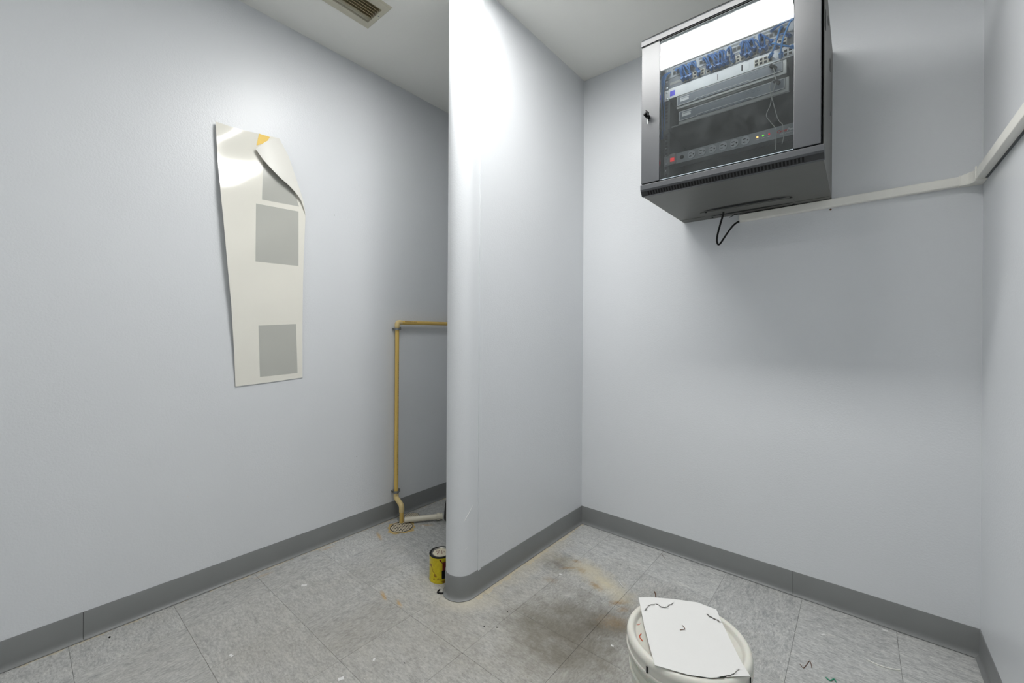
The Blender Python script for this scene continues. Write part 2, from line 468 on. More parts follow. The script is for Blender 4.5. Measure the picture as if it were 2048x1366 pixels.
while xx < XR:
    yy = y0t
    while yy < YB:
        a0, a1 = max(xx, XL) + GAP / 2, min(xx + T, XR) - GAP / 2
        b0, b1 = max(yy, YR) + GAP / 2, min(yy + T, YB) - GAP / 2
        if a1 - a0 > .01 and b1 - b0 > .01:
            o = bpy.data.objects.new('tile', tile_mesh(a1 - a0, b1 - b0)); COL.objects.link(o)
            o.location = ((a0 + a1) / 2, (b0 + b1) / 2, random.uniform(-.0002, .0002))
            o.parent = fl; o.matrix_parent_inverse = Matrix.Translation(-WLOC[fl.name])
        yy += T
    xx += T

# ceiling with an opening for the air register
VX0, VX1, VY0, VY1 = -1.888, -1.760, 0.72, 1.126
def ceil_ring():
    mb = MB()
    o_ = [(XL - .05, YR - .05), (XR + .05, YR - .05), (XR + .05, YB + .05), (XL - .05, YB + .05)]
    i_ = [(VX0, VY0), (VX1, VY0), (VX1, VY1), (VX0, VY1)]
    vs = [(x, y, ZC) for x, y in o_ + i_] + [(x, y, ZC + .06) for x, y in o_ + i_]
    fs = []
    for k in range(4):
        j = (k + 1) % 4
        fs += [(k, j, 4 + j, 4 + k), (8 + k, 8 + j, 12 + j, 12 + k), (k, j, 8 + j, 8 + k), (4 + k, 4 + j, 12 + j, 12 + k)]
    return mb.add(vs, fs)
ceil_ring().build('ceiling', M['ceiling'], kind=S, label='flat pale painted ceiling')
box('wall_left', XL - .1, XL, YR - .1, YB + .1, -.05, ZC + .05, M['wall'], kind=S, label='long blue grey painted wall with the curled sheet on it')
box('wall_back', XL, XR, YB, YB + .1, -.05, ZC + .05, M['wall'], kind=S, label='blue grey painted wall carrying the network cabinet')
box('wall_right', XR, XR + .1, YR - .1, YB + .1, -.05, ZC + .05, M['wall'], kind=S, label='blue grey painted wall at the right edge')
box('wall_rear', XL, XR, YR - .1, YR, -.05, ZC + .05, M['wall'], kind=S, label='blue grey painted wall behind the viewer')
# partition with half-round end
def nose_path(r, n=20, ye=YB):
    pts = [(PX + r, ye)]
    pts += [(PX + r * cos(a), PY + r * sin(a)) for a in [-(pi * i / n) for i in range(n + 1)]]
    pts += [(PX - r, ye)]
    return pts
pp = nose_path(PR, 36)
n = len(pp)
vs = [(x, y, 0.0) for x, y in pp] + [(x, y, ZC) for x, y in pp]
fs = [(i, i + 1, n + i + 1, n + i) for i in range(n - 1)] + [(n - 1, 0, n, 2 * n - 1), tuple(range(n)), tuple(range(n, 2 * n))]
part = mesh('wall_partition', vs, fs, M['wall'], smooth=True, auto=40, kind=S, label='short partition wall ending in a rounded column-like edge')
mb = MB()
yb0 = PY + 0.036
mb.box(PX + PR - .001, PX + PR + .0036, yb0, yb0 + .018, 0.10, ZC)
mb.build('corner_bead', M['wall'], part, bevel=.001)
# scratches in the paint of the rounded edge
def on_nose(px, py, lift=0.0008):
    d = ray(px, py); a = d.x ** 2 + d.y ** 2; ox, oy = -PX, -PY; R = PR + lift
    b = 2 * (d.x * ox + d.y * oy); c_ = ox * ox + oy * oy - R * R
    disc = max(0, b * b - 4 * a * c_); return CAM + d * ((-b - sqrt(disc)) / (2 * a))
for pts in ([(928, 1043), (934, 1033), (939, 1024), (946, 1010)], [(930, 1101), (935, 1095)]):
    MB().tube([on_nose(*p) for p in pts], [.0006] + [.0012] * (len(pts) - 2) + [.0005] if len(pts) > 2 else .0006, 5).build('paint_scratch', M['white_print'], part)

# cove skirting, swept profile
PROF = [(0.0, 0.104), (0.0022, 0.104), (0.0030, 0.1025), (0.0031, 0.024), (0.0036, 0.0165), (0.0052, 0.0105), (0.0080, 0.0064), (0.0112, 0.0040), (0.0140, 0.0028), (0.0140, 0.0012), (0.0, 0.0012)]
def sweep(path, left=True):
    """path: list of (x,y) along the wall foot; offset goes to the left of travel"""
    P = [Vector((p[0], p[1])) for p in path]; n = len(P); N = []
    for i in range(n):
        dirs = []
        if i > 0: dirs.append((P[i] - P[i - 1]).normalized())
        if i < n - 1: dirs.append((P[i + 1] - P[i]).normalized())
        ns = [Vector((-d.y, d.x)) for d in dirs]
        a = sum(ns, Vector((0, 0)))
        a = a.normalized(); k = 1 / max(0.35, a.dot(ns[0])); N.append(a * k)
    m_ = len(PROF); vs = []; fs = []
    for i in range(n):
        for o_, z in PROF: vs.append((P[i].x + N[i].x * o_, P[i].y + N[i].y * o_, z))
    for i in range(n - 1):
        for k in range(m_):
            k2 = (k + 1) % m_; fs.append((i * m_ + k, (i + 1) * m_ + k, (i + 1) * m_ + k2, i * m_ + k2))
    fs += [tuple(range(m_)), tuple((n - 1) * m_ + k for k in range(m_))]
    return vs, fs
def skirting(name, path, parent=None, **kw):
    vs, fs = sweep(path); return mesh(name, vs, fs, M['base'], parent, smooth=True, auto=50, **kw)
yj = onX(166, 1270, XL).y
bl = skirting('baseboard_left', [(XL, YB), (XL, yj + .0006)], kind=S, label='long grey vinyl cove skirting along the left wall')
skirting('skirting_length', [(XL, yj - .0006), (XL, YR)], bl)
xj = onY(1585, 1165, YB).x
bb = skirting('baseboard_back', [(xj - .0005, YB), (PX + PR, YB)], kind=S, label='grey vinyl cove skirting under the network cabinet')
skirting('skirting_length', [(XR, YB), (xj + .0005, YB)], bb)
box('joint_shade', XL + .0002, XL + .0022, yj - .0007, yj + .0007, .002, .1035, M['black'], bl)  # black strip drawn in for the shade inside the open joint
box('joint_shade', xj - .0006, xj + .0006, YB - .0022, YB - .0002, .002, .1035, M['black'], bb)  # same painted shade strip for the back joint
skirting('baseboard_right', [(XR, YR), (XR, YB)], kind=S, label='grey vinyl cove skirting along the right wall')
skirting('baseboard_rear', [(XL, YR), (XR, YR)], kind=S, label='grey vinyl cove skirting behind the viewer')
skirting('baseboard_niche', [(PX - PR, YB), (XL, YB)], kind=S, label='grey vinyl cove skirting at the end of the niche')
path = nose_path(PR, 28)
skirting('baseboard_partition', path, kind=S, label='grey vinyl cove skirting wrapped round the partition end')

# ================================================================== CEILING THINGS
# ---- light panels (out of the picture, front one reflected white in the cabinet door, rear one added fill)
def lamp(x0, x1, y0, y1, m, label):
    t = thing('ceiling_light', ((x0 + x1) / 2, (y0 + y1) / 2, ZC - .014), label, 'light')
    mb = MB(); f = .014
    mb.box(x0 - f, x1 + f, y0 - f, y0, ZC - .012, ZC).box(x0 - f, x1 + f, y1, y1 + f, ZC - .012, ZC).box(x0 - f, x0, y0, y1, ZC - .012, ZC).box(x1, x1 + f, y0, y1, ZC - .012, ZC)
    mb.build('frame', M['white_metal'], t)
    box('diffuser', x0, x1, y0, y1, ZC - .006, ZC - .001, m, t)
lamp(-1.47, -0.24, 0.960, 1.180, M['lamp'], 'long white ceiling light panel in front of the cabinet')
lamp(-1.70, -0.50, -1.50, -1.20, M['fill_rear'], 'long white fill panel added on the ceiling behind the viewer')

# ---- air register
t = thing('ceiling_vent', (-1.825, .93, ZC - .008), 'cream metal air register with dark slats in the ceiling', 'vent')
ox0, ox1, oy0, oy1 = -1.932, -1.716, 0.675, 1.152
def frame_ring(outer, inner, z0, z1, zi):
    (a0, a1, b0, b1), (c0, c1, d0, d1) = outer, inner
    o_ = [(a0, b0), (a1, b0), (a1, b1), (a0, b1)]; i_ = [(c0, d0), (c1, d0), (c1, d1), (c0, d1)]
    s_ = .008; p_ = [(a0 + s_, b0 + s_), (a1 - s_, b0 + s_), (a1 - s_, b1 - s_), (a0 + s_, b1 - s_)]
    vs = [(x, y, z1) for x, y in o_] + [(x, y, z0) for x, y in p_] + [(x, y, z0) for x, y in i_] + [(x, y, zi) for x, y in i_]
    fs = []
    for k in range(4):
        j = (k + 1) % 4
        for a in (0, 4, 8): fs.append((a + k, a + j, a + 4 + j, a + 4 + k))
    return vs, fs
vs, fs = frame_ring((ox0, ox1, oy0, oy1), (VX0 + .002, VX1 - .002, VY0 + .002, VY1 - .002), ZC - .007, ZC, ZC + .012)
mesh('frame', vs, fs, M['vent'], t)
mb = MB()
for (a, b, c_, d) in ((VX0, VX0 + .002, VY0, VY1), (VX1 - .002, VX1, VY0, VY1), (VX0, VX1, VY0, VY0 + .002), (VX0, VX1, VY1 - .002, VY1)): mb.box(a, b, c_, d, ZC + .012, ZC + .058)
mb.box(VX0, VX1, VY0, VY1, ZC + .056, ZC + .058)
mb.build('duct_box', M['duct'], t)
ns = 7
for i in range(ns):
    xc = VX0 + .004 + (VX1 - VX0 - .008) * (i + .5) / ns
    a = radians(-30 if i == 0 else 16)
    ax = Vector((cos(a), 0, sin(a))); az = Vector((-sin(a), 0, cos(a)))
    MB().obox((xc, (VY0 + VY1) / 2, ZC + .006), ax, Vector((0, 1, 0)), az, .0011, (VY1 - VY0) / 2 - .002, .0085).build('slat', M['vent_dark'] if i else M['vent'], t)
q = onZ(757, 33, ZC - .007)
MB().lathe([(.0035, 0), (.003, -.0012), (0, -.0016)], (q.x, q.y, ZC - .007), seg=12).build('screw', M['galv'], t)

# ================================================================== NETWORK CABINET
CX0, CX1, CF, CZ0, CZ1 = -.708, -.088, 1.685, 1.742, 2.374
cab = thing('network_cabinet', (-.398, 1.96, CZ0), 'black wall mounted network cabinet with a glass front door', 'cabinet')
bk = M['black_metal']; cs = M['cab_side']
th = .0025
box('side_panel', CX0 + .004, CX0 + .004 + th, CF + .03, YB, CZ0 + .001, CZ1, cs, cab)
rs = box('side_panel', CX1 - .003 - th, CX1 - .003, CF + .03, YB, CZ0 + .001, CZ1, cs, cab)
bot = box('bottom_panel', CX0 + .0065, CX1 - .0055, CF + .03, YB, CZ0, CZ0 + th, cs, cab)
box('top_panel', CX0 + .0065, CX1 - .0055, CF + .03, YB, CZ1 - th, CZ1, cs, cab)
box('back_panel', CX0 + .0065, CX1 - .0055, YB - .004, YB - .001, CZ0 + th, CZ1 - th, M['cab_in'], cab)
# right side slots and latch
for (p0, p1, w_) in (((1656, 35), (1656, 49), .012), ((1660, 119.5), (1660, 143.5), .010), ((1651.2, 22), (1651.6, 64), .010)):
    a, b = onX(*p0, CX1 - .003), onX(*p1, CX1 - .003)
    box('slot', CX1 - .0032, CX1 - .0022, a.y - w_, a.y + w_, min(a.z, b.z), max(a.z, b.z), M['black'], rs)
q = onX(1660.5, 227, CX1 - .003)
MB().lathe([(.009, 0), (.009, .003), (.005, .004), (0, .004)], (CX1 - .003, q.y, q.z), (1, 0, 0), 16).build('latch', M['galv'], rs)
# bottom cable entry plates
def bot_pt(px, py): return onZ(px, py, CZ0)
box('rear_flange', CX0 + .008, CX1 - .008, 2.178, 2.236, CZ0 - .0015, CZ0, cs, bot)
pl = box('cable_entry_plate', -.585, -.215, 2.098, 2.176, CZ0 - .0022, CZ0, cs, bot, bevel=.001)
def slit(pa, pb, wmid):
    a, b = bot_pt(*pa), bot_pt(*pb); n = 14; vs = []
    d = (b - a); nrm = Vector((0, 1, 0))
    for i in range(n + 1):
        u = i / n; wv = .0015 + wmid * sin(pi * u) ** .6
        c_ = a + d * u; vs += [(c_.x, c_.y - wv, CZ0 - .0026), (c_.x, c_.y + wv, CZ0 - .0026)]
    return mesh('cable_slot', vs, [(2 * i, 2 * i + 1, 2 * i + 3, 2 * i + 2) for i in range(n)], M['black'], bot)
slit((1408, 421.5), (1583, 391), .0100); slit((1422, 431.5), (1588, 403.5), .0110)
for p_ in ((1412, 424), (1425, 434), (1581, 394), (1587, 407)):
    q = bot_pt(*p_); MB().lathe([(.0042, 0), (.0036, -.0022), (0, -.0028)], (q.x, q.y, CZ0 - .0022), seg=12).build('screw', M['black'], bot)
# inner shell + rails
box('liner', CX0 + .0070, CX0 + .0085, CF + .04, YB - .005, CZ0 + .004, CZ1 - .004, M['cab_in'], cab)
box('liner', CX1 - .0078, CX1 - .0063, CF + .04, YB - .005, CZ0 + .004, CZ1 - .004, M['cab_in'], cab)
box('liner', CX0 + .009, CX1 - .009, CF + .04, YB - .005, CZ0 + .0028, CZ0 + .0040, M['cab_in'], cab)
RX0, RX1, RY = -.639, -.157, 1.772
for (a, b) in ((RX0 - .004, RX0 + .022), (RX1 - .022, RX1 + .004)):
    rl = box('rack_rail', a, b, RY, RY + .0020, CZ0 + .02, CZ1 - .02, M['rail'], cab)
    box('rail_flange', a if a < -.5 else b - .002, (a + .002) if a < -.5 else b, RY, RY + .035, CZ0 + .02, CZ1 - .02, M['rail'], rl)
    zz = CZ0 + .036; k = 0
    mbh = MB(); xc = (a + b) / 2
    while zz < CZ1 - .03:
        mbh.box(xc - .0042, xc + .0042, RY - .0006, RY + .0005, zz - .0042, zz + .0042); zz += (.0159, .0159, .0127)[k % 3]; k += 1
    mbh.build('rail_holes', M['black'], rl, kind='stuff')
    mbh = MB()
    for zz in ([CZ0 + .05 + .0317 * i for i in range(9)] if a < -.5 else [CZ0 + .06, CZ0 + .2]):
        mbh.lathe([(.0030, 0), (.0024, -.0014), (0, -.0018)], (xc - .002, RY - .0006, zz), (0, 1, 0), 8)
    mbh.build('cage_nuts', M['steel'], rl, kind='stuff')

# front bezel: bottom lip with vent slots, top lip with vent slots
def bezel(name, zs, up):
    # cross-section in (y, z); zs = outer edge z (flat), chamfer towards the body
    if not up: sec = [(CF, 1.786), (CF, 1.766), (CF + .003, 1.760), (CF + .016, CZ0 + .001), (CF + .03, CZ0), (CF + .03, 1.786)]
    else: sec = [(CF, 2.3665), (CF, 2.388), (CF + .003, 2.393), (CF + .020, 2.408), (CF + .045, 2.410), (CF + .045, 2.3665)]
    n = len(sec); vs = [(CX0, y, z) for y, z in sec] + [(CX1, y, z) for y, z in sec]
    fs = [(i, (i + 1) % n, n + (i + 1) % n, n + i) for i in range(n)] + [tuple(range(n)), tuple(range(n, 2 * n))]
    return mesh(name, vs, fs, bk, cab, bevel=.0012)
bz0 = bezel('bottom_bezel', 0, False); bz1 = bezel('top_bezel', 0, True)
def slots(parent, ya, za, yb, zb, xa, xb, pitch, wid, nrm, thk=.0008):
    mb = MB(); a = Vector((0, ya, za)); b = Vector((0, yb, zb)); d = (b - a).normalized(); c_ = (a + b) / 2; nv = Vector((0,) + nrm).normalized()
    x = xa
    while x < xb:
        mb.obox((x, c_.y, c_.z) + Vector((0, 0, 0)) if False else Vector((x, c_.y, c_.z)), Vector((1, 0, 0)), d, nv, wid / 2, (b - a).length / 2, thk); x += pitch
    return mb.build('vent_slots', M['black'], parent, kind='stuff')
MB().obox((-.398, CF + .0095, 1.7511), Vector((1, 0, 0)), Vector((0, .016 - .003, -.017)).normalized(), Vector((0, -.8, -.6)).normalized(), (CX1 - CX0) / 2 - .001, .0105, .0006).build('vent_strip', M['strip'], bz0)
slots(bz0, CF + .0045, 1.758, CF + .0145, 1.7455, -.675, -.145, .0108, .0058, (-.8, -.6), .0014)
slots(bz1, CF + .006, 2.3957, CF + .018, 2.4063, -.668, -.125, .0108, .0058, (-.66, .75))
box('dark_strip', CX0 + .002, CX1 - .002, CF + .003, CF + .012, 2.362, 2.3665, M['black'], cab)
# door: two metal stiles, full-height glass
dr = box('door', CX0 + .003, -.6285, CF, CF + .018, 1.7905, 2.3605, bk, cab, bevel=.0015)
box('door_stile', -.1725, CX1 - .010, CF, CF + .018, 1.7905, 2.3605, bk, dr, bevel=.0015)
gl = box('glass_pane', -.6270, -.1735, CF + .0015, CF + .0055, 1.7925, 2.3550, M['glass'], dr)
box('glass_edge', -.6270, -.1735, CF + .0008, CF + .0062, 1.7905, 1.7925, M['plug'], dr)
box('top_clip', -.6270, -.1735, CF + .006, CF + .010, 2.349, 2.3605, M['rail'], dr)
# printed mark on the glass: triangle and lettering
zt, xt = onY(1330, 97, CF).z, onY(1330, 97, CF).x
mb = MB()
A, Bq, Cq = Vector((xt, CF + .0011, zt)), Vector((xt + .0180, CF + .0011, zt)), Vector((xt + .0105, CF + .0011, zt + .0165))
for p_, q_ in ((A, Bq), (Bq, Cq), (Cq, A)): mb.tube([p_, q_], .0011, 5)
mb.build('logo_triangle', M['logo'], gl)
text('logo_lettering', 'RIONE', (xt + .0195, CF + .0012, zt + .002), .0150, M['logo'], gl, shear=.2)
# lock with keys
q = onY(1297, 234, CF); lx, lz = q.x, q.z
lk = MB().lathe([(.0085, 0), (.0085, .010), (.0065, .0135), (0, .0135)], (lx, CF, lz - .002), (0, -1, 0), 20).build('lock', M['black'], dr, smooth=True, auto=40)
MB().obox((lx - .002, CF - .020, lz + .004), Vector((cos(.5), 0, sin(.5))), Vector((0, 1, 0)), Vector((-sin(.5), 0, cos(.5))), .009, .010, .0022).build('key_head', M['black'], lk)
MB().obox((lx + .0045, CF - .024, lz + .010), Vector((cos(-.8), 0, sin(-.8))), Vector((0, 1, 0)), Vector((-sin(-.8), 0, cos(-.8))), .0068, .006, .0020).build('key_head', M['black'], lk)
MB().lathe([(.0060 + .0007 * cos(a), .0007 * sin(a)) for a in [i * pi / 3 for i in range(6)]], (lx + .005, CF - .022, lz + .002), (1, .3, .2), 18, True).build('key_ring', M['steel'], lk)
MB().obox((lx + .0010, CF - .014, lz - .021), Vector((1, 0, 0)), Vector((0, 1, 0)), Vector((-.12, 0, 1)).normalized(), .0016, .0006, .0145).build('key_blade', M['galv'], lk)

# ---------------------------------------------------------------- rack equipment (things standing in the cabinet)
def ears(t, z0, z1, m, y=RY):
    for xa, xb in ((RX0, RX0 + .020), (RX1 - .020, RX1)):
        e = box('ear', xa, xb, y - .0022, y - .0002, z0, z1, m, t)
        for zz in (z0 + .008, z1 - .008):
            MB().lathe([(.0048, 0), (.0040, -.002), (0, -.0028)], ((xa + xb) / 2, y - .0022, zz), (0, 1, 0), 10).build('screw', M['steel'], e)
BX0, BX1 = RX0 + .0205, RX1 - .0205
# patch panel
PPz0, PPz1 = 2.2405, 2.2835
pt_ = thing('patch_bay', (-.398, RY, PPz0), 'grey patch bay at the top of the cabinet', 'patch bay')
ears(pt_, PPz0, PPz1, M['panel_grey'])
box('face', BX0, BX1, RY - .004, RY + .03, PPz0, PPz1, M['panel_grey'], pt_, bevel=.0008)
port_me = None
def ports(t, x0, nx, pitch, gapevery, gap, zrows, w_, h_, y, msurr, minner):
    xs_ = []; x = x0
    for i in range(nx):
        if i and i % gapevery == 0: x += gap
        xs_.append(x); x += pitch
    for xx_ in xs_:
        for zz in zrows:
            p_ = box('port', xx_ - w_ / 2, xx_ + w_ / 2, y - .0016, y, zz - h_ / 2, zz + h_ / 2, msurr, t)
            box('opening', xx_ - w_ * .34, xx_ + w_ * .34, y - .0022, y - .0015, zz - h_ * .36, zz + h_ * .30, minner, p_)
    return xs_
PPX = ports(pt_, BX0 + .022, 24, .0150, 6, .0155, (2.2560,), .0140, .0155, RY - .004, M['switch'], M['black'])
for k in range(4):
    xa = BX0 + .014 + k * (.0150 * 6 + .0155)
    box('label_strip', xa, xa + .092, RY - .0050, RY - .004, 2.2700, 2.2770, M['rail'], pt_)
# dark switch
DSz0, DSz1 = 2.1955, 2.2385
ds = thing('network_switch', (-.398, RY, DSz0), 'dark network switch with two rows of cream ports', 'network switch')
ears(ds, DSz0, DSz1, M['switch'])
box('housing', BX0, BX1, RY - .006, RY + .22, DSz0, DSz1, M['switch'], ds, bevel=.001)
DSX = ports(ds, BX0 + .062, 24, .0142, 6, .0068, (2.2085, 2.2215), .0134, .0122, RY - .006, M['port'], M['black'])
box('name_plate', BX0 + .004, BX0 + .050, RY - .0070, RY - .006, 2.2085, 2.2190, M['logo'], ds)
# white switch
WSz0, WSz1 = 2.1510, 2.1935
ws = thing('network_switch', (-.398, RY, WSz0), 'white network switch with a small blue screen', 'network switch')
ears(ws, WSz0, WSz1, M['white_metal'])
box('housing', BX0, BX1, RY - .010, RY + .2, WSz0, WSz1, M['white_metal'], ws, bevel=.001)
box('screen', BX0 + .006, BX0 + .026, RY - .0112, RY - .010, 2.1600, 2.1805, M['lcd'], ws)
q = onY(1435, 150, RY - .01).x
box('panel_gap', q - .001, q + .001, RY - .0106, RY - .010, WSz0 + .008, WSz1 - .012, M['black'], ws)
q = onY(1484, 138, RY - .01).x
box('card_slot', q - .002, q + .0018, RY - .0108, RY - .010, WSz0 + .010, WSz1 - .010, M['black'], ws)
box('sticker', q + .004, q + .024, RY - .0108, RY - .010, WSz0 + .006, WSz1 - .008, M['white_print'], ws)
WX = ports(ws, onY(1513, 130, RY - .01).x, 4, .0145, 4, 0, (2.1640, 2.1770), .0136, .0124, RY - .010, M['port'], M['black'])
ports(ws, onY(1571, 105, RY - .01).x, 2, .0145, 2, 0, (2.1640, 2.1770), .0136, .0124, RY - .010, M['white_print'], M['black'])
for dx, hh in ((0, .007), (.009, .010), (.017, .009), (.024, .006)):
    box('marking', BX0 + .040 + dx, BX0 + .046 + dx, RY - .0105, RY - .010, 2.1815, 2.1815 + hh, M['white_print'], ws)
# two video recorders
def recorder(zt_, zb_, x0_, x1_, yf, label):
    t = thing('video_recorder', ((x0_ + x1_) / 2, yf + .15, zb_ - .014), label, 'recorder', 'stacked video recorders')
    box('housing', x0_ - .003, x1_ + .012, yf + .004, yf + .27, zb_ - .010, zt_ + .002, M['grey_metal'], t, bevel=.002)
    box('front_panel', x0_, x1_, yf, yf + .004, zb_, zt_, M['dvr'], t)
    # slanted lower lip
    vs = [(x0_ + .03, yf + .001, zb_ + .006), (x1_ - .06, yf + .001, zb_ + .006), (x1_ - .06, yf + .014, zb_ - .012), (x0_ + .03, yf + .014, zb_ - .012),
          (x0_ + .03, yf + .02, zb_ + .006), (x1_ - .06, yf + .02, zb_ + .006), (x1_ - .06, yf + .02, zb_ - .012), (x0_ + .03, yf + .02, zb_ - .012)]
    mesh('lower_lip', vs, [(0, 1, 2, 3), (4, 5, 6, 7), (0, 1, 5, 4), (2, 3, 7, 6), (1, 2, 6, 5), (0, 3, 7, 4)], M['grey_metal'], t)
    # white outline with a stepped lower edge
    k0, k1 = x0_ + .075, x1_ - .110
    pth = [(x0_ + .002, zt_ - .002), (x1_ - .002, zt_ - .002), (x1_ - .002, zb_ + .002), (k1 + .008, zb_ + .002), (k1, zb_ + .007), (k0, zb_ + .007), (k0 - .008, zb_ + .002), (x0_ + .002, zb_ + .002)]
    mb = MB()
    for i in range(len(pth)):
        a, b = pth[i], pth[(i + 1) % len(pth)]
        d = Vector((b[0] - a[0], 0, b[1] - a[1])); L = d.length; d.normalize()
        mb.obox(((a[0] + b[0]) / 2, yf - .0006, (a[1] + b[1]) / 2), d, Vector((0, 1, 0)), Vector((-d.z, 0, d.x)), L / 2 + .0006, .0008, .0009)
    mb.build('outline_trim', M['white_print'], t)
    box('label_sticker', x0_ + .013, x0_ + .047, yf - .0006, yf, zt_ - .024, zt_ - .0135, M['white_print'], t)
    mb = MB(); x_ = x0_ + .014
    for wv in (.005, .0035, .0045, .003, .005, .0035, .004): mb.box(x_, x_ + wv, yf - .0005, yf, zt_ - .0115, zt_ - .0078); x_ += wv + .0010
    mb.build('lettering', M['white_print'], t)
    for i in range(3):
        xx_ = x1_ - .118 + i * .018
        MB().lathe([(.0048, -.0006), (.0048, .0003), (.0040, .0003), (.0040, -.0006)], (xx_, yf, (zt_ + zb_) / 2 + .006), (0, -1, 0), 16, True).build('indicator_ring', M['rail'], t)
    return t
YD = 1.752
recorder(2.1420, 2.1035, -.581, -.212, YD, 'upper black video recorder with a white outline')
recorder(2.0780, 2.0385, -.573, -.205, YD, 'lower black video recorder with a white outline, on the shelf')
# shelf
sh = thing('rack_shelf', (-.398, 1.9, 2.016), 'thin black shelf under the two recorders', 'shelf')
box('tray', BX0 + .002, BX1 - .002, YD - .006, RY + .30, 2.0185, 2.0205, M['black_metal'], sh)
MB().tube([(BX0 + .02, YD - .008, 2.0200), (BX1 - .014, YD - .008, 2.0200)], .0028, 8).build('front_lip', M['grey_metal'], sh, smooth=True)
for xa in (RX0 + .001, RX1 - .019): box('bracket', xa, xa + .018, RY - .003, RY - .0004, 2.010, 2.050, M['rail'], sh)
# power strip
PZ0, PZ1 = 1.8735, 1.9160
pd = thing('power_strip', (-.398, RY, PZ0), 'grey rack power strip with six outlets and a red switch', 'power strip')
ears(pd, PZ0, PZ1, M['pdu'])
box('housing', BX0, BX1, RY - .005, RY + .04, PZ0, PZ1, M['pdu'], pd, bevel=.001)
zc = (PZ0 + PZ1) / 2
q = onY(1346, 319, RY - .005)
rk = box('switch_cover', q.x - .013, q.x + .014, RY - .014, RY - .005, PZ0 - .002, PZ1 + .001, M['clear_cover'], pd, bevel=.003)
box('rocker', q.x - .008, q.x + .009, RY - .0165, RY - .0138, zc - .012, zc + .004, M['red_rocker'], rk, bevel=.002)
q = onY(1364, 314.5, RY - .005)
MB().lathe([(.008, 0), (.008, .002), (.005, .002), (.005, .004), (0, .004)], (q.x, RY - .005, zc), (0, -1, 0), 18).build('breaker_button', M['black'], pd)
for (px, py) in ((1383, 309), (1404, 304.5), (1424.5, 300), (1446, 293.7), (1468.4, 286.8), (1490.7, 280.6)):
    xo = onY(px, py, RY - .005).x
    pr = []
    for i in range(24):
        a = 2 * pi * i / 24; pr.append((xo + max(-.0125, min(.0150, .0155 * cos(a))), .0155 * sin(a) + zc))
    n = len(pr)
    vs = [(x, RY - .005, z) for x, z in pr] + [(x, RY - .0085, z) for x, z in pr]
    ou = mesh('outlet', vs, [(i, (i + 1) % n, n + (i + 1) % n, n + i) for i in range(n)] + [tuple(range(n, 2 * n))], M['outlet'], pd)
    box('slot', xo - .0085, xo + .002, RY - .0089, RY - .0084, zc + .0045, zc + .0075, M['black'], ou)
    box('slot', xo - .0085, xo + .0005, RY - .0089, RY - .0084, zc - .0075, zc - .0045, M['black'], ou)
    MB().lathe([(.0027, 0), (.0027, .0004), (0, .0004)], (xo + .0085, RY - .0086, zc), (0, -1, 0), 12).build('ground_hole', M['black'], ou)
for (px, py), m in (((1514.6, 274.5), 'led_amber'), ((1526, 271.4), 'led_green'), ((1538.4, 269), 'led_red')):
    xo = onY(px, py, RY - .005).x
    e = MB().lathe([(.0034, 0), (.0030, .002), (0, .003)], (xo, RY - .005, zc + .002), (0, -1, 0), 14).build('indicator_lamp', M[m], pd)
    box('caption', xo - .005, xo + .005, RY - .0055, RY - .005, zc - .0075, zc - .0055, M['white_print'], e)
xo = onY(1553, 264, RY - .005).x
text('red_lettering', 'Cyber', (xo, RY - .0056, zc - .003), .0135, M['red_print'], pd, shear=.25, bold=.0003)
text('white_lettering', 'Power', (xo + .0315, RY - .0056, zc - .003), .0135, M['white_print'], pd, shear=.25, bold=.0003)
text('small_lettering', 'surge protector', (xo + .010, RY - .0056, zc - .0105), .0065, M['white_print'], pd)

# ---------------------------------------------------------------- patch cables
def cable(pts, m, label, group='patch cables', r=.0029, plugs=True, k=6):
    pth = smoothpath(pts, k)
    t = MB().tube(pth, r, 8).build('patch_cable', m, smooth=True, label=label, cat='cable', group=group)
    if plugs:
        for e, nx in ((pth[0], pth[1]), (pth[-1], pth[-2])):
            d = (nx - e).normalized()
            MB().obox(e + d * .004, d, d.orthogonal().normalized(), d.cross(d.orthogonal().normalized()), .010, .0056, .0045).build('plug', m, t)
            MB().obox(e - d * .007, d, d.orthogonal().normalized(), d.cross(d.orthogonal().normalized()), .004, .0054, .0042).build('plug_tip', M['plug'], t)
    return t
PLAIN = 'short blue patch cable between the patch bay and the dark switch'
used = [(1362, 1), (1366, 0), (1370, 1), (1374, 0), (1378, 1), (1383, 0), (1396, 1), (1399, 0), (1418, 1), (1422, 0), (1427, 1), (1432, 0), (1437, 1), (1441, 0), (1446, 1),
        (1450, 0), (1454, 1), (1458, 0), (1462, 1), (1466, 0), (1486, 1), (1490, 0), (1496, 1), (1500, 0), (1513, 1), (1518, 0), (1524, 1), (1528, 0), (1536, 1)]
for i, (px, row) in enumerate(used):
    py = 165 - (px - 1362) * (165 - 95) / (1536 - 1362)
    xx_ = onY(px, py, 1.755).x
    xs_ = min(DSX, key=lambda v: abs(v - xx_)); xp = min(PPX, key=lambda v: abs(v - (xx_ - .012 + random.uniform(-.006, .006))))
    xs_ += random.uniform(-.002, .002); zb = (2.2085, 2.2215)[row]
    out = RY - .026 - random.uniform(0, .014)
    cable([(xs_, RY - .016, zb), (xs_ + random.uniform(-.003, .003), out, zb + .004), ((xs_ * .5 + xp * .5) + random.uniform(-.006, .006), out - .006, (zb + 2.262) / 2 + .006),
           (xp + random.uniform(-.003, .003), out + .002, 2.254), (xp, RY - .014, 2.256)], M['blue'], PLAIN)
def P(px, py, y): return tuple(onY(px, py, y))
LONG = 'patch cables by the right stile'
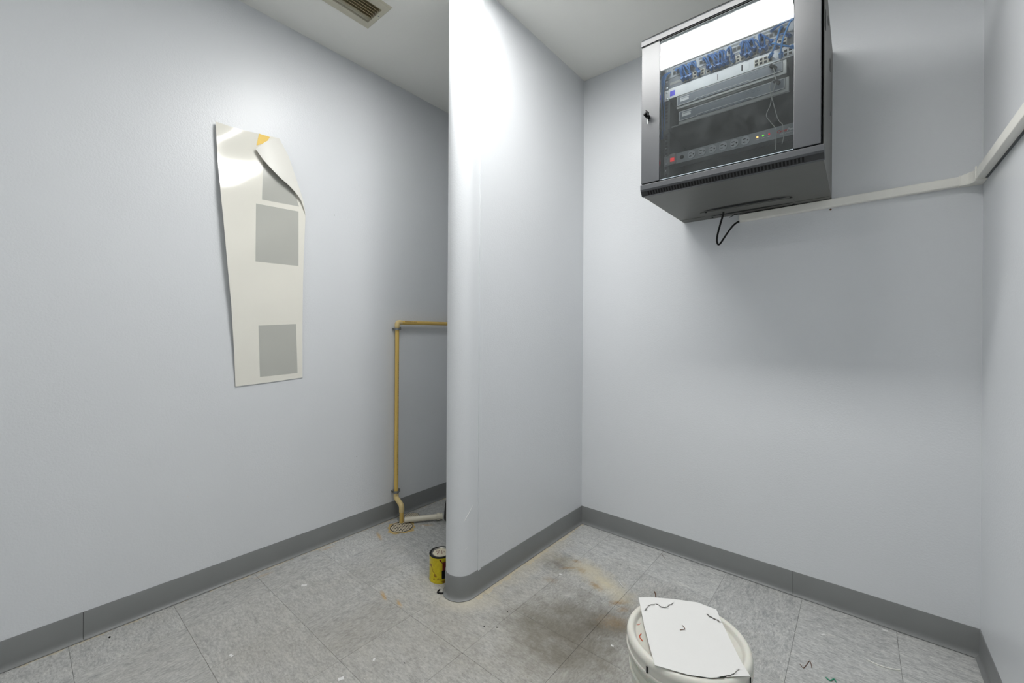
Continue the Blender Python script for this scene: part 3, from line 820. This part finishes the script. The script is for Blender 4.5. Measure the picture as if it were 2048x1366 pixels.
cable([P(1541, 112, 1.755), P(1546, 102, 1.735), P(1552, 84, 1.725), P(1557, 66, 1.73), P(1560, 58, 1.745), P(1563, 56, 1.765)], M['blue_pale'], 'bright blue patch cable rising steeply from the white switch ports', LONG)
cable([P(1562, 112, 1.755), P(1562, 100, 1.735), P(1566, 78, 1.728), P(1573, 60, 1.728), P(1580, 44, 1.733), P(1588, 34, 1.74)], M['blue_pale'], 'bright blue patch cable leaning right beside the stile', LONG)
cable([P(1540, 89, 1.765), P(1546, 87, 1.745), P(1558, 89, 1.735), P(1572, 92, 1.735), P(1590, 94, 1.74)], M['blue_pale'], 'bright blue patch cable running level above the white switch', LONG)
cable([P(1545, 60, 1.765), P(1556, 52, 1.745), P(1570, 44, 1.735), P(1590, 36, 1.74)], M['blue'], 'dark blue patch cable arching along the patch bay to the right', LONG)
cable([P(1553, 96, 1.765), P(1552, 84, 1.74), P(1560, 70, 1.735), P(1572, 68, 1.74), P(1580, 72, 1.765)], M['blue'], 'blue patch cable looped low under the patch bay corner', LONG)
for i, (dx, lab) in enumerate(((0, 'outer'), (.007, 'middle'), (.014, 'inner'))):
    xx_ = RX0 - .006 + dx
    cable([(xx_ + .02, RY - .010, 2.262), (xx_ + .004, RY - .025, 2.240), (xx_ - .006, RY - .022, 2.18), (xx_ - .010 + dx * .4, RY - .014, 2.10), (xx_ - .014, RY + .010, 2.00)], M['blue'], f'blue cable hanging down beside the left rack rail, {lab} of three', 'cables beside the left rail', plugs=False)
# thin wires with dongles hanging from the recorders
def wire(pts, label, y=1.735):
    pth = smoothpath([P(a, b, y) for a, b in pts], 6)
    return MB().tube(pth, .0014, 6).build('thin_wire', M['wire'], smooth=True, label=label, cat='wire', group='thin wires in the cabinet')
w1 = wire([(1545, 128), (1549, 146), (1552, 160), (1550, 170), (1546, 184), (1543, 197), (1540, 212), (1534, 225), (1533, 233), (1540, 243), (1550, 255), (1553, 264), (1552, 280), (1551, 300)], 'thin grey wire hanging from the upper recorder, left strand', 1.738)
w2 = wire([(1549, 160), (1542, 165), (1540, 172), (1541, 184), (1545, 200), (1549, 215), (1554, 233), (1559, 243), (1565, 249), (1566, 262), (1567, 275), (1564, 288)], 'thin grey wire hanging from the lower recorder, right strand', 1.736)
for (px, py), wr in (((1546.5, 134), w1), ((1553, 164), w2)):
    q = Vector(P(px, py, 1.742)); MB().obox(q, Vector((.75, 0, -.66)).normalized(), Vector((0, 1, 0)), Vector((.66, 0, .75)).normalized(), .013, .006, .005).build('usb_plug', M['black'], wr, bevel=.002)

# ---------------------------------------------------------------- power cable loop below the cabinet
pts = [P(1447, 422, 2.14), P(1446, 430, 2.145), P(1441, 447, 2.16), P(1435, 470, 2.175), P(1434, 483, 2.18), P(1437, 489, 2.185), P(1442, 485, 2.19), P(1452, 470, 2.20), P(1463, 455, 2.205), P(1471, 447, 2.21), P(1479, 442.5, 2.222)]
MB().tube(smoothpath(pts, 6), .0042, 10).build('power_cable', M['black'], smooth=True, label='black cable looping from the cabinet bottom into the raceway', cat='cable')
MB().tube([P(1459, 435, 2.20), P(1470, 429, 2.20), P(1482, 427, 2.21)], .0016, 6).build('cable_tail', M['black'], label='short thin black cable end just above the cable loop', cat='cable')

# ---------------------------------------------------------------- surface raceway
rw = thing('wall_raceway', (0.0, YB, 1.70), 'cream plastic cable raceway running round the right corner', 'raceway')
DP = .026; yf = YB - DP
def race_back(xa_px, xb_px, name, grow=0.0, parent=rw):
    # top and bottom edges of the cover traced on its front face
    def tb(px):
        u = (px - 1478) / (1900 - 1478)
        return 429.5 + (356.4 - 429.5) * u, 443.5 + (374.5 - 443.5) * u
    vs = []
    for px in (xa_px, xb_px):
        t_, b_ = tb(px); a = onY(px, t_, yf - grow); b = onY(px, b_, yf - grow)
        zt_, zb_ = a.z + grow, b.z - grow
        vs += [(a.x, YB, zt_), (a.x, yf - grow, zt_), (a.x, yf - grow, zb_), (a.x, YB, zb_)]
    fs = [(0, 1, 5, 4), (1, 2, 6, 5), (2, 3, 7, 6), (3, 0, 4, 7), (0, 1, 2, 3), (4, 5, 6, 7)]
    return mesh(name, vs, fs, M['cream'], parent, bevel=.003), vs
o, v0 = race_back(1478, 1921, 'cover')
# corner elbow
zt_, zb_ = v0[5][2], v0[6][2]
xe0 = v0[5][0] - .004; xw = XR - DP - .002
mb = MB(); g = .0015
ze0, ze1 = zb_ - .002, zt_ + .003
pl_ = [(xe0, YB), (xe0, yf - g), (xw - .030, yf - g), (xw - .012, yf - .006), (xw - .004, yf - .020), (xw - g, yf - .045), (XR, yf - .045), (XR, YB)]
n = len(pl_)
vs = [(x, y, ze0) for x, y in pl_] + [(x, y, ze1 + (0.004 if i > 2 else 0)) for i, (x, y) in enumerate(pl_)]
mesh('elbow', vs, [(i, (i + 1) % n, n + (i + 1) % n, n + i) for i in range(n)] + [tuple(range(n)), tuple(range(n, 2 * n))], M['cream'], rw, bevel=.002)
zr0, zr1 = ze0 + .006, ze1 + .002
mesh('cover', [(xw, yf - .040, zr0), (xw, yf - .040, zr1), (XR, yf - .040, zr1), (XR - .004, yf - .040, zr0), (xw, YR + .4, zr0), (xw, YR + .4, zr1), (XR, YR + .4, zr1), (XR - .004, YR + .4, zr0)],
     [(0, 1, 5, 4), (1, 2, 6, 5), (2, 3, 7, 6), (3, 0, 4, 7), (0, 1, 2, 3), (4, 5, 6, 7)], M['cream'], rw, bevel=.002)
box('base_strip', XR - .006, XR, YR + .4, yf - .05, zr0 - .003, zr0 + .004, M['rail'], rw)
box('end_lip', xw - .0025, xw + .002, yf - .048, yf - .042, ze0 + .006, ze1 + .012, M['cream'], rw, bevel=.001)
q = onY(1661, 419, YB)
MB().lathe([(.004, 0), (.003, .0015), (0, .002)], (q.x, YB, q.z), (0, -1, 0), 10).build('wall_plug', M['rust'], label='tiny brown screw in the wall just below the raceway', cat='screw')

# ================================================================== LEFT WALL SHEET
def interp(poly, t):
    L = [0]
    for i in range(1, len(poly)): L.append(L[-1] + math.hypot(poly[i][0] - poly[i - 1][0], poly[i][1] - poly[i - 1][1]))
    s_ = t * L[-1]
    for i in range(1, len(poly)):
        if s_ <= L[i] + 1e-9:
            u = (s_ - L[i - 1]) / max(1e-9, L[i] - L[i - 1]); return (poly[i - 1][0] + (poly[i][0] - poly[i - 1][0]) * u, poly[i - 1][1] + (poly[i][1] - poly[i - 1][1]) * u)
    return poly[-1]
EL = [(431, 243), (436, 330), (446, 430), (455, 530), (463, 615), (468, 700), (471, 773)]
ER = [(556, 276), (575, 312), (592, 362), (606, 402), (611, 432), (608, 500), (606, 565), (605, 650), (605, 755)]
ET = [(431, 243), (470, 256), (515, 267), (556, 276)]
EB = [(471, 773), (505, 769), (550, 763), (605, 755)]
def coons(u, v, Lp, Rp, Tp, Bp):
    l = interp(Lp, v); r = interp(Rp, v); t_ = interp(Tp, u); b = interp(Bp, u)
    c00, c10, c01, c11 = Tp[0], Tp[-1], Bp[0], Bp[-1]
    return tuple((1 - u) * l[i] + u * r[i] + (1 - v) * t_[i] + v * b[i] - ((1 - u) * (1 - v) * c00[i] + u * (1 - v) * c10[i] + (1 - u) * v * c01[i] + u * v * c11[i]) for i in (0, 1))
def sheet_d(px, py):
    t_ = (py - 243) / 530.0; xl = 431 + 40 * max(0, t_) ** .9; s_ = (px - xl) / 150.0
    s_ = max(0, min(1, s_)); t_ = max(0, min(1, t_))
    d = .005 + .026 * (1 - s_) ** 1.3 * sin(pi * min(1, (t_ * .85 + .12))) ** 1.2
    d += .007 * sin(pi * s_) * (.5 + .5 * cos(pi * t_)) * (1 + .5 * sin(9 * t_ * pi + 1.4 * s_))
    d += .0042 * sin(26 * t_ + 2.5 * s_ + .6) * (1 - .6 * s_) * max(0, 1 - 2.2 * t_)
    d += .010 * max(0, s_ - .45) * sin(pi * min(1, t_ * 1.1))
    if t_ > .9: d *= 1 - (t_ - .9) * 3.5
    return max(.0025, d)
def sheet_pt(px, py, lift=0.0): return onX(px, py, XL + sheet_d(px, py) + lift)
def patch(name, Lp, Rp, Tp, Bp, nu, nv, m, parent, lift=0.0, thick=.0004, dfun=None):
    vs = []
    for i in range(nu + 1):
        for j in range(nv + 1):
            px, py = coons(i / nu, j / nv, Lp, Rp, Tp, Bp)
            vs.append(sheet_pt(px, py, lift + (dfun(i / nu, j / nv) if dfun else 0)))
    o = mesh(name, vs, grid_faces(nu, nv), m, parent, smooth=True)
    sm = o.modifiers.new('thickness', 'SOLIDIFY'); sm.thickness = thick; sm.offset = 0; sm.use_rim = False
    return o
ps = thing('wall_sheet', tuple(onX(538, 763, XL)), 'tall glossy off-white sheet with grey panels, corner curled', 'poster')
patch('sheet', EL, ER, ET, EB, 30, 80, M['sheet'], ps)
def quad(name, c, m, lift=.0005, n=14):
    tl, tr_, br_, bl_ = c
    return patch(name, [tl, bl_], [tr_, br_], [tl, tr_], [bl_, br_], n, n, m, ps, lift, .0002)
quad('grey_panel', [(527, 296), (572, 330), (598, 413), (524, 399)], M['sheet_grey'])
quad('grey_panel', [(512, 407), (597, 423), (597, 532), (511, 523)], M['sheet_grey'])
quad('grey_panel', [(517, 651), (592, 648), (595, 746), (520, 754)], M['sheet_grey'])
quad('yellow_tab', [(518, 267), (540, 274), (533, 285), (513, 291)], M['amber_sticker'], .0012, 4)
# folded-down corner: its crease follows the right edge, its free edge hangs over the sheet
FE = [(511, 298), (527, 320), (545, 340), (562, 357), (578, 371), (592, 386), (603, 402), (611, 428)]
FC = [(558, 276), (577, 312), (594, 362), (607, 402), (611.5, 431)]
patch('folded_corner', FE, FC, [(511, 298), (530, 284), (545, 277), (558, 276)], [FE[-1], FC[-1]], 14, 30, M['sheet_back'], ps, .003, .0005,
      lambda u, v: .002 + .026 * (1 - u) ** .8 * sin(pi * min(1, .12 + .9 * v)) * (1 - .35 * v) + .010 * sin(pi * u) * (1 - v))

# ================================================================== NICHE: PIPES, DRAINS
R1 = .0125
PXo = XL + .030
def pipe_print(parent, pts, n0, along):
    pass
yp = thing('drain_pipe', tuple(onZ(800, 1046)), 'yellowed plastic drain pipe strapped to the left wall', 'pipe')
tp = onX(794.5, 645, PXo); ypos = tp.y; ztop = tp.z
zlow = onX(794.5, 992, PXo).z
MB().tube([(PXo, ypos, zlow + .01), (PXo, ypos, ztop - .022)], R1, 16).build('riser', M['cpvc'], yp, smooth=True, auto=40)
MB().tube([(PXo, ypos + .022, ztop), (PXo, YB - .002, ztop)], R1, 16).build('horizontal_run', M['cpvc'], yp, smooth=True, auto=40)
arc = [(PXo, ypos, ztop - .030), (PXo, ypos, ztop - .012)] + [(PXo, ypos + .012 - .012 * cos(a), ztop - .012 + .012 * sin(a)) for a in (.4, .8, 1.2)] + [(PXo, ypos + .012, ztop), (PXo, ypos + .030, ztop)]
MB().tube(arc, R1 + .0028, 16).build('elbow_fitting', M['fitting'], yp, smooth=True, auto=50)
# lower offset bends
fz = onZ(803, 1046)
qx, qy = fz.x, fz.y
up = Vector((PXo, ypos, zlow + .012)); lowt = Vector((qx, qy, .098))
bend = [Vector((PXo, ypos, zlow + .020)), Vector((PXo, ypos, zlow)), Vector((PXo * .9 + qx * .1, ypos * .9 + qy * .1, zlow - .010)), Vector((PXo * .15 + qx * .85, ypos * .15 + qy * .85, .110)), Vector((qx, qy, .094)), Vector((qx, qy, .068))]
MB().tube(smoothpath(bend, 4), R1 + .0030, 16).build('offset_fitting', M['fitting'], yp, smooth=True, auto=60)
MB().tube([(qx, qy, .004), (qx, qy, .075)], R1, 16).build('tail_piece', M['cpvc'], yp, smooth=True, auto=40)
def strap(z):
    s_ = MB().lathe([(R1 + .0032, -.007), (R1 + .0050, -.007), (R1 + .0050, .007), (R1 + .0032, .007)], (PXo, ypos, z), (0, 0, 1), 20, True).build('strap', M['galv'], yp, smooth=True, auto=40)
    MB().box(XL + .001, PXo - R1, ypos - .018, ypos + .018, z - .006, z + .006).build('strap_foot', M['galv'], s_)
    MB().box(PXo - .008, PXo + .004, ypos + R1 + .002, ypos + R1 + .014, z - .006, z + .012).build('strap_ear', M['galv'], s_)
strap(ztop - .040); strap(zlow + .030)
# manufacturer's print on the pipe, as small dark dashes
def dashes(z0, z1, ang, parent):
    mb = MB(); z = z0; k = 0
    while z < z1:
        L = random.uniform(.002, .0055); c_ = Vector((PXo + (R1 + .0002) * cos(ang), ypos + (R1 + .0002) * sin(ang), z))
        mb.obox(c_, Vector((0, 0, 1)), Vector((-sin(ang), cos(ang), 0)), Vector((cos(ang), sin(ang), 0)), L / 2, random.uniform(.0009, .0020), .0002); z += L + random.uniform(.0015, .007); k += 1
    return mb
dashes(.28, .98, .12, yp).build('pipe_print', M['pipe_print'], yp, kind='stuff')
mb = MB(); yv = ypos + .05
while yv < ypos + .14:
    L = random.uniform(.003, .009); mb.box(PXo + R1 * .80, PXo + R1 * .80 + .0006 + .0022, yv, yv + L, ztop + R1 * .35, ztop + R1 * .55); yv += L + random.uniform(.002, .006)
mb.build('pipe_print', M['pipe_print'], yp, kind='stuff')

# floor drains: perforated round grates in a ring of putty
def drain(cx_, cy_, R, label, putty):
    t = thing('floor_drain', (cx_, cy_, 0), label, 'drain', 'floor drains')
    if putty:
        n = 48; vs = []
        for i in range(n):
            a = 2 * pi * i / n; ro = R + .014 + .012 * sin(3 * a + 1) * sin(7 * a) + random.uniform(-.004, .006)
            vs += [(cx_ + R * cos(a), cy_ + R * sin(a), .0024), (cx_ + (R + .006) * cos(a), cy_ + (R + .006) * sin(a), .0030), (cx_ + ro * cos(a), cy_ + ro * sin(a), .0004)]
        mesh('putty_ring', vs, [(3 * i + k, 3 * ((i + 1) % n) + k, 3 * ((i + 1) % n) + k + 1, 3 * i + k + 1) for i in range(n) for k in (0, 1)], M['putty'], t, smooth=True)
    MB().lathe([(0, .0008), (R - .001, .0008), (R - .001, .0004)], (cx_, cy_, 0), seg=40).build('sump', M['black'], t)
    MB().lathe([(R - .004, .0005), (R - .004, .0042), (R - .001, .0046), (R, .0030), (R, .0005)], (cx_, cy_, 0), seg=40, closed=True).build('rim', M['rail'], t)
    mb = MB(); p_ = R / 3.8; bw = p_ * .17
    k = -6
    for d0 in (0.5, 0.5 + pi / 2):
        ax = Vector((cos(d0), sin(d0), 0)); ay = Vector((-sin(d0), cos(d0), 0))
        for k in range(-4, 5):
            h_ = sqrt(max(0, (R - .003) ** 2 - (k * p_) ** 2))
            if h_ > .004: mb.obox(Vector((cx_, cy_, .0030 if d0 < 1 else .0031)) + ay * (k * p_), ax, ay, Vector((0, 0, 1)), h_, bw, .0010)
    for i in range(34):
        a = random.uniform(0, 2 * pi); r_ = (R - .006) * sqrt(random.random())
        mb.lathe([(random.uniform(.0012, .0030), 0), (.001, .0024), (0, .0026)], (cx_ + r_ * cos(a), cy_ + r_ * sin(a), .0028), seg=6)
    mb.build('grate', M['grate'], t, kind='stuff')
    return t
d1 = onZ(803, 1055); d2 = onZ(822, 1033)
drain(d1.x, d1.y, .066, 'round perforated floor drain below the yellowed pipe end', True)
drain(d2.x + .004, d2.y + .004, .048, 'smaller round floor drain behind the white pipe', False)

# white pipe on the floor with a nut
a = onZ(809, 1048); b = onZ(881, 1041.5)
dv = (b - a); dv.z = 0; dv.normalize()
zc_ = .0225; rp = .0165
wp = thing('loose_pipe', ((a.x + b.x) / 2, (a.y + b.y) / 2, .003), 'short white plastic pipe lying across the floor drain', 'pipe')
a3 = Vector((a.x, a.y, zc_)) + Vector((dv.y, -dv.x, 0)) * -.004; b3 = Vector((b.x, b.y, zc_ + .003)) + Vector((dv.y, -dv.x, 0)) * -.004
MB().lathe([(rp - .003, .02), (rp - .003, 0), (rp, 0), (rp, (b3 - a3).length), (rp - .003, (b3 - a3).length), (rp - .003, (b3 - a3).length - .02)], a3, b3 - a3, 24).build('pipe_body', M['pvc'], wp, smooth=True, auto=40)
mb = MB(); L_ = (b3 - a3).length
mb.lathe([(rp, L_ - .024), (rp + .0055, L_ - .022), (rp + .0055, L_ - .006), (rp + .002, L_ - .004), (rp + .002, L_ + .012), (0, L_ + .012)], a3, b3 - a3, 10)
mb.build('slip_nut', M['pvc'], wp)
# dark round fitting standing at the end of the pipe, half behind the partition
ctr = b3 + dv * .052; ctr.z = .074; side_ = Vector((dv.y, -dv.x, 0)); ctr += side_ * .020 - _r0 * .012 + dv * .016
ax_ = (Vector((-.55, -.62, .10))).normalized()
df = thing('rubber_fitting', (ctr.x, ctr.y, 0), 'black round rubber fitting half hidden behind the partition', 'fitting')
MB().lathe([(.040, -.030), (.066, -.030), (.072, -.022), (.069, -.014), (.0735, -.006), (.070, .002), (.0735, .010), (.069, .018), (.064, .026), (.050, .030), (.044, .024), (.044, .008), (0, .006)], ctr, ax_, 36).build('ribbed_ring', M['rubber'], df, smooth=True, auto=45)

# ================================================================== PAINT CAN
fp = onZ(881, 1168); away = Vector((fp.x, fp.y, 0)).normalized(); cr = .0530; cc = fp + away * cr; ch = .1220
cn = thing('paint_can', (cc.x, cc.y, 0), 'small yellow paint can standing beside the rounded partition end', 'can')
cb = MB().lathe([(0, .002), (cr - .003, .002), (cr - .0005, 0), (cr, .003), (cr - .001, .006), (cr - .001, ch - .012), (cr, ch - .008), (cr - .0006, ch - .006)], (cc.x, cc.y, 0), seg=40).build('can_body', M['can'], cn, smooth=True, auto=40)
MB().lathe([(cr - .0010, ch - .007), (cr + .0006, ch - .003), (cr - .001, ch), (cr - .006, ch), (cr - .008, ch - .004), (cr - .0085, ch - .007)], (cc.x, cc.y, 0), seg=40).build('rim', M['rubber'], cn, smooth=True, auto=60)
ld = MB().lathe([(cr - .0080, ch - .006), (cr - .010, ch - .001), (cr - .013, ch - .002), (cr - .014, ch - .0045), (0, ch - .0045)], (cc.x, cc.y, 0), seg=40).build('lid', M['tin'], cn, smooth=True, auto=60)
MB().lathe([(cr - .017, ch - .0044), (cr - .017, ch - .0038), (0, ch - .0038)], (cc.x, cc.y, 0), seg=36).build('lid_label', M['can_lid'], ld)
mb = MB(); rt = Vector((away.y, -away.x, 0))
for i, (u, v, hw) in enumerate(((-.018, .012, .006), (-.008, .016, .0045), (-.010, .002, .008), (.004, .010, .006), (.006, -.006, .009), (-.016, -.010, .006), (.016, .004, .005))):
    mb.obox(Vector((cc.x, cc.y, ch - .0036)) + rt * u + away * v, away, rt, Vector((0, 0, 1)), hw, .0013, .0002)
mb.build('lid_lettering', M['maroon'], ld)
def on_can(ang, z):  # ang measured from the direction to the camera
    a0 = math.atan2(-away.y, -away.x) + ang; return Vector((cc.x + (cr + .0003) * cos(a0), cc.y + (cr + .0003) * sin(a0), z))
def can_patch(name, a0, a1, z0, z1, m, n=6):
    vs = []
    for i in range(n + 1):
        for j in range(2): vs.append(on_can(a0 + (a1 - a0) * i / n, (z0, z1)[j]))
    return mesh(name, vs, grid_faces(n, 1), m, cb, smooth=True)
can_patch('dark_print', .10, .62, .022, .060, M['black']); can_patch('dark_print', .16, .60, .060, .098, M['maroon'])
MB().tube([on_can(-.12 + .10 * i, .112 - .020 * sin(pi * i / 9)) for i in range(10)], .0016, 6).build('maroon_band', M['maroon'], cb)
MB().tube([on_can(-.05 + .03 * i, .112 - .003 * i) for i in range(3)], .0040, 6).build('maroon_band', M['maroon'], cb)

# ================================================================== BUCKET, PAPER
BX, BY, BZ, BR = -.344, 1.140, .370, .151
bu = thing('plastic_bucket', (BX, BY, 0), 'milky white lidded plastic bucket with a torn paper on top', 'bucket')
MB().lathe([(0, .004), (.124, .004), (.128, 0), (.130, .004), (.141, .270), (.1465, .272), (.1465, .277), (.1415, .279), (.1425, .300), (.1480, .302), (.1480, .307), (.1430, .309), (.1435, .345)], (BX, BY, 0), seg=64).build('bucket_body', M['bucket'], bu, smooth=True, auto=35)
lid = MB().lathe([(.1445, .326), (.1500, .326), (.1530, .328), (.1530, .333), (.1505, .335), (.1505, .350), (.1528, .353), (.1522, .359), (BR - .001, .366), (BR - .006, BZ), (BR - .013, BZ), (BR - .018, .366), (BR - .0205, .358), (BR - .024, .3555), (.060, .3555), (.055, .3563), (0, .3563)], (BX, BY, 0), seg=72).build('lid', M['lid'], bu, smooth=True, auto=50)
for px, py, py2 in ((1303, 1331, 1341), (1494.5, 1355, 1366)):
    a = onZ(px, py, .345); d = Vector((a.x - BX, a.y - BY, 0)).normalized()
    c_ = Vector((BX, BY, .340)) + d * .1518
    MB().obox(c_, Vector((-d.y, d.x, 0)), d, Vector((0, 0, 1)), .0022, .0008, .0085).build('lid_notch', M['black'], lid)
a = onZ(px, py, .34)
def v_wire(name, pts, r, m, z, label, cat='wire', group=None):
    pth = smoothpath([tuple(onZ(p[0], p[1], z + r)) for p in pts], 4)
    return MB().tube(pth, r, 6).build(name, m, smooth=True, label=label, cat=cat, group=group)
cz = lambda a, b: (1230 + a / 6.827, 1170 + b / 6.827)
v_wire('plastic_sliver', [cz(358, 665), cz(335, 695), cz(345, 725), cz(380, 765)], .0012, M['orange'], .3556, 'curved orange plastic sliver on the bucket lid', 'scrap')
v_wire('plastic_sliver', [cz(285, 545), cz(330, 540), cz(345, 525)], .0006, M['orange'], .3556, 'thin faint orange sliver near the rim of the bucket lid', 'scrap')
# paper
PT = [cz(*p) for p in ((322, 170), (520, 168), (800, 192), (1120, 235), (1385, 335))]
PRt = [cz(*p) for p in ((1385, 335), (1445, 480), (1600, 800), (1720, 1040), (1845, 1240))]
PB = [cz(*p) for p in ((545, 1095), (730, 1148), (1000, 1225), (1300, 1268), (1600, 1250), (1845, 1240))]
PL = [cz(*p) for p in ((322, 170), (400, 560), (490, 900), (545, 1095))]
NU, NV = 70, 84
ZP = BZ + .0016
cracks = [[cz(*p) for p in ((410, 350), (460, 285), (500, 270), (580, 262), (630, 298), (690, 310), (760, 268), (800, 242))], [cz(*p) for p in ((1255, 400), (1300, 435), (1370, 470), (1450, 508))], [cz(*p) for p in ((1430, 1258), (1560, 1235), (1620, 1215), (1690, 1155))]]
def dseg(p, a, b):
    ax, ay = a; bx, by = b; dx, dy = bx - ax, by - ay; L = dx * dx + dy * dy
    u = max(0, min(1, ((p[0] - ax) * dx + (p[1] - ay) * dy) / L)); return math.hypot(p[0] - ax - u * dx, p[1] - ay - u * dy), u
G = [[coons(i / NU, j / NV, PL, PRt, PT, PB) for j in range(NV + 1)] for i in range(NU + 1)]
vs = []; skip = set()
for i in range(NU + 1):
    for j in range(NV + 1):
        px, py = G[i][j]; u, v = i / NU, j / NV
        z = ZP + .0012 * sin(5 * u + 2 * v) * sin(4 * v) + .0009 * sin(11 * u - 7 * v) + .0012
        z += .014 * max(0, .22 - v) * (1 - u) * 2.0 + .02 * max(0, u - .8) * max(0, .25 - v) * 6
        for ci, cr_ in enumerate(cracks):
            dm = min(dseg((px, py), cr_[k], cr_[k + 1])[0] for k in range(len(cr_) - 1))
            above = 1 if (py < cr_[min(range(len(cr_)), key=lambda k: abs(cr_[k][0] - px))][1]) else -1
            lift = max(0, 1 - dm / 9.0) ** 2
            z += lift * (.0030 if above > 0 else -.0002)
        vs.append(onZ(px, py, z))
for i in range(NU):
    for j in range(NV):
        c_ = [sum(G[a][b][k] for a in (i, i + 1) for b in (j, j + 1)) / 4 for k in (0, 1)]
        for cr_, wv in zip(cracks, (.85, .95, .9)):
            if min(dseg(c_, cr_[k], cr_[k + 1])[0] for k in range(len(cr_) - 1)) < wv: skip.add((i, j))
pa = mesh('paper_sheet', vs, grid_faces(NU, NV, skip), M['paper'], smooth=True, label='white torn paper sheet lying on the bucket lid', cat='paper')
sm = pa.modifiers.new('thickness', 'SOLIDIFY'); sm.thickness = .0003; sm.offset = 1; sm.use_rim = False
v_wire('wire_bit', [cz(918, 548), cz(938, 570), cz(955, 600), cz(930, 608), (cz(888, 614))], .0008, M['rust'], ZP + .003, 'bent brown wire bit on the torn paper', 'wire')

# ================================================================== LITTER ON THE FLOOR
def scrap(name, px, py, w_, h_, ang, m, label, cat='scrap', group=None, z=.0010, curl=.002):
    q = onZ(px, py); c_, s_ = cos(ang), sin(ang); n = 4; vs = []
    jit = [random.uniform(.75, 1.15) for _ in range(4)]
    for i in range(n + 1):
        for j in range(n + 1):
            u, v = i / n - .5, j / n - .5
            k = jit[0] * (u < 0) + jit[1] * (u >= 0); l = jit[2] * (v < 0) + jit[3] * (v >= 0)
            a_, b_ = u * w_ * k, v * h_ * l
            vs.append((q.x + a_ * c_ - b_ * s_, q.y + a_ * s_ + b_ * c_, z + curl * (abs(u) * 2) ** 2 * (.4 + v)))
    o = mesh(name, vs, grid_faces(n, n), m, smooth=True, label=label, cat=cat, group=group)
    sm = o.modifiers.new('thickness', 'SOLIDIFY'); sm.thickness = .0005; sm.offset = 1; sm.use_rim = False
    return o
W_ = M['paper']; GS = 'paper scraps on the floor'
scrap('paper_scrap', 608, 1171, .022, .013, .9, W_, 'white paper scrap on bare floor between the paint can and left skirting', 'scrap', GS)
scrap('paper_scrap', 463, 1311, .018, .008, .2, W_, 'small white scrap farthest down the floor toward the bottom left', 'scrap', GS)
scrap('paper_scrap', 748, 1320, .007, .014, .7, W_, 'upright white scrap near the bottom edge below the paint can', 'scrap', GS)
scrap('paper_scrap', 682, 1358, .020, .012, 1.2, W_, 'crumpled pale scrap at the very bottom edge of the floor', 'scrap', GS)
scrap('paper_scrap', 1121, 1149, .014, .010, .3, W_, 'white paper scrap on the tan stain beside the partition skirting', 'scrap', GS)
scrap('paper_scrap', 1225, 1292, .011, .007, .1, W_, 'white paper scrap on the dirty floor just left of the bucket', 'scrap', GS)
scrap('paper_scrap', 846, 1052, .018, .013, .2, W_, 'white scrap on the floor just in front of the loose white pipe', 'scrap', GS)
scrap('paper_scrap', 1646, 1270, .016, .010, .8, W_, 'white scrap on the floor right of the bucket', 'scrap', GS)
scrap('paper_scrap', 1770, 1261, .018, .009, .1, W_, 'pale scrap against the skirting below the cabinet side of the room', 'scrap', GS)
def strip(name, pts, r, m, label, cat='scrap', group=None): return v_wire(name, pts, r, m, .0004, label, cat, group)
strip('plastic_sliver', [(1236, 1159), (1241, 1167), (1246, 1174)], .0022, W_, 'straight white sliver on the floor beyond the bucket', 'scrap')
strip('plastic_sliver', [(1735, 1320), (1760, 1331), (1785, 1338), (1800, 1340)], .0016, M['cream'], 'long cream sliver on the tiles near the right corner', 'scrap')
strip('plastic_sliver', [(1322, 1139), (1329, 1137), (1338, 1138)], .0012, W_, 'thin white sliver on the clean tiles below the cabinet', 'scrap')
strip('plastic_sliver', [(1268, 1120), (1282, 1118), (1290, 1120)], .0007, W_, 'hair thin white fibre on the tiles near the back skirting', 'scrap')
strip('wire_bit', [(1309, 1183), (1311, 1188), (1311.5, 1195)], .0022, M['rust'], 'dark red wire bit behind the torn paper', 'wire')
strip('wire_bit', [(1322, 1107), (1327, 1113), (1331, 1119)], .0009, M['rust'], 'thin dark wire bit in the middle of the tiles below the cabinet', 'wire')
strip('wire_bit', [(1600, 1328), (1607, 1336), (1614, 1328), (1620, 1322), (1624, 1336)], .0011, M['rust'], 'tangled brown wire bit right of the bucket', 'wire')
strip('plastic_sliver', [(1652, 1355), (1660, 1361), (1668, 1358), (1672, 1364)], .0020, M['green'], 'curled green plastic bit at the bottom edge right of the bucket', 'scrap')
strip('wire_bit', [(879.5, 1179), (875, 1184), (880, 1186), (887, 1186)], .0034, M['black'], 'hooked black rubber bit in front of the paint can', 'scrap')
for (px, py, r, lab) in ((968, 1253, .0042, 'left of two dark crumbs below the partition end'), (994, 1255, .0040, 'right of two dark crumbs below the partition end'), (1015, 1223, .0034, 'single dark crumb right of the partition end'), (809, 1326, .0030, 'tiny dark crumb near the bottom edge of the floor'), (219, 1275, .006, 'flat dark crumb near the left skirting')):
    q = onZ(px, py)
    vs = []; n = 7
    for i in range(n):
        a = 2 * pi * i / n; rr = r * random.uniform(.6, 1.1); vs += [(q.x + rr * cos(a), q.y + rr * .7 * sin(a), .0002), (q.x + rr * .6 * cos(a), q.y + rr * .45 * sin(a), r * .5)]
    mesh('dirt_crumb', vs, [(2 * i, 2 * ((i + 1) % n), 2 * ((i + 1) % n) + 1, 2 * i + 1) for i in range(n)] + [tuple(2 * i + 1 for i in range(n)), tuple(2 * i for i in range(n))], M['black'], label=lab, cat='crumb', group='dirt crumbs on the floor')
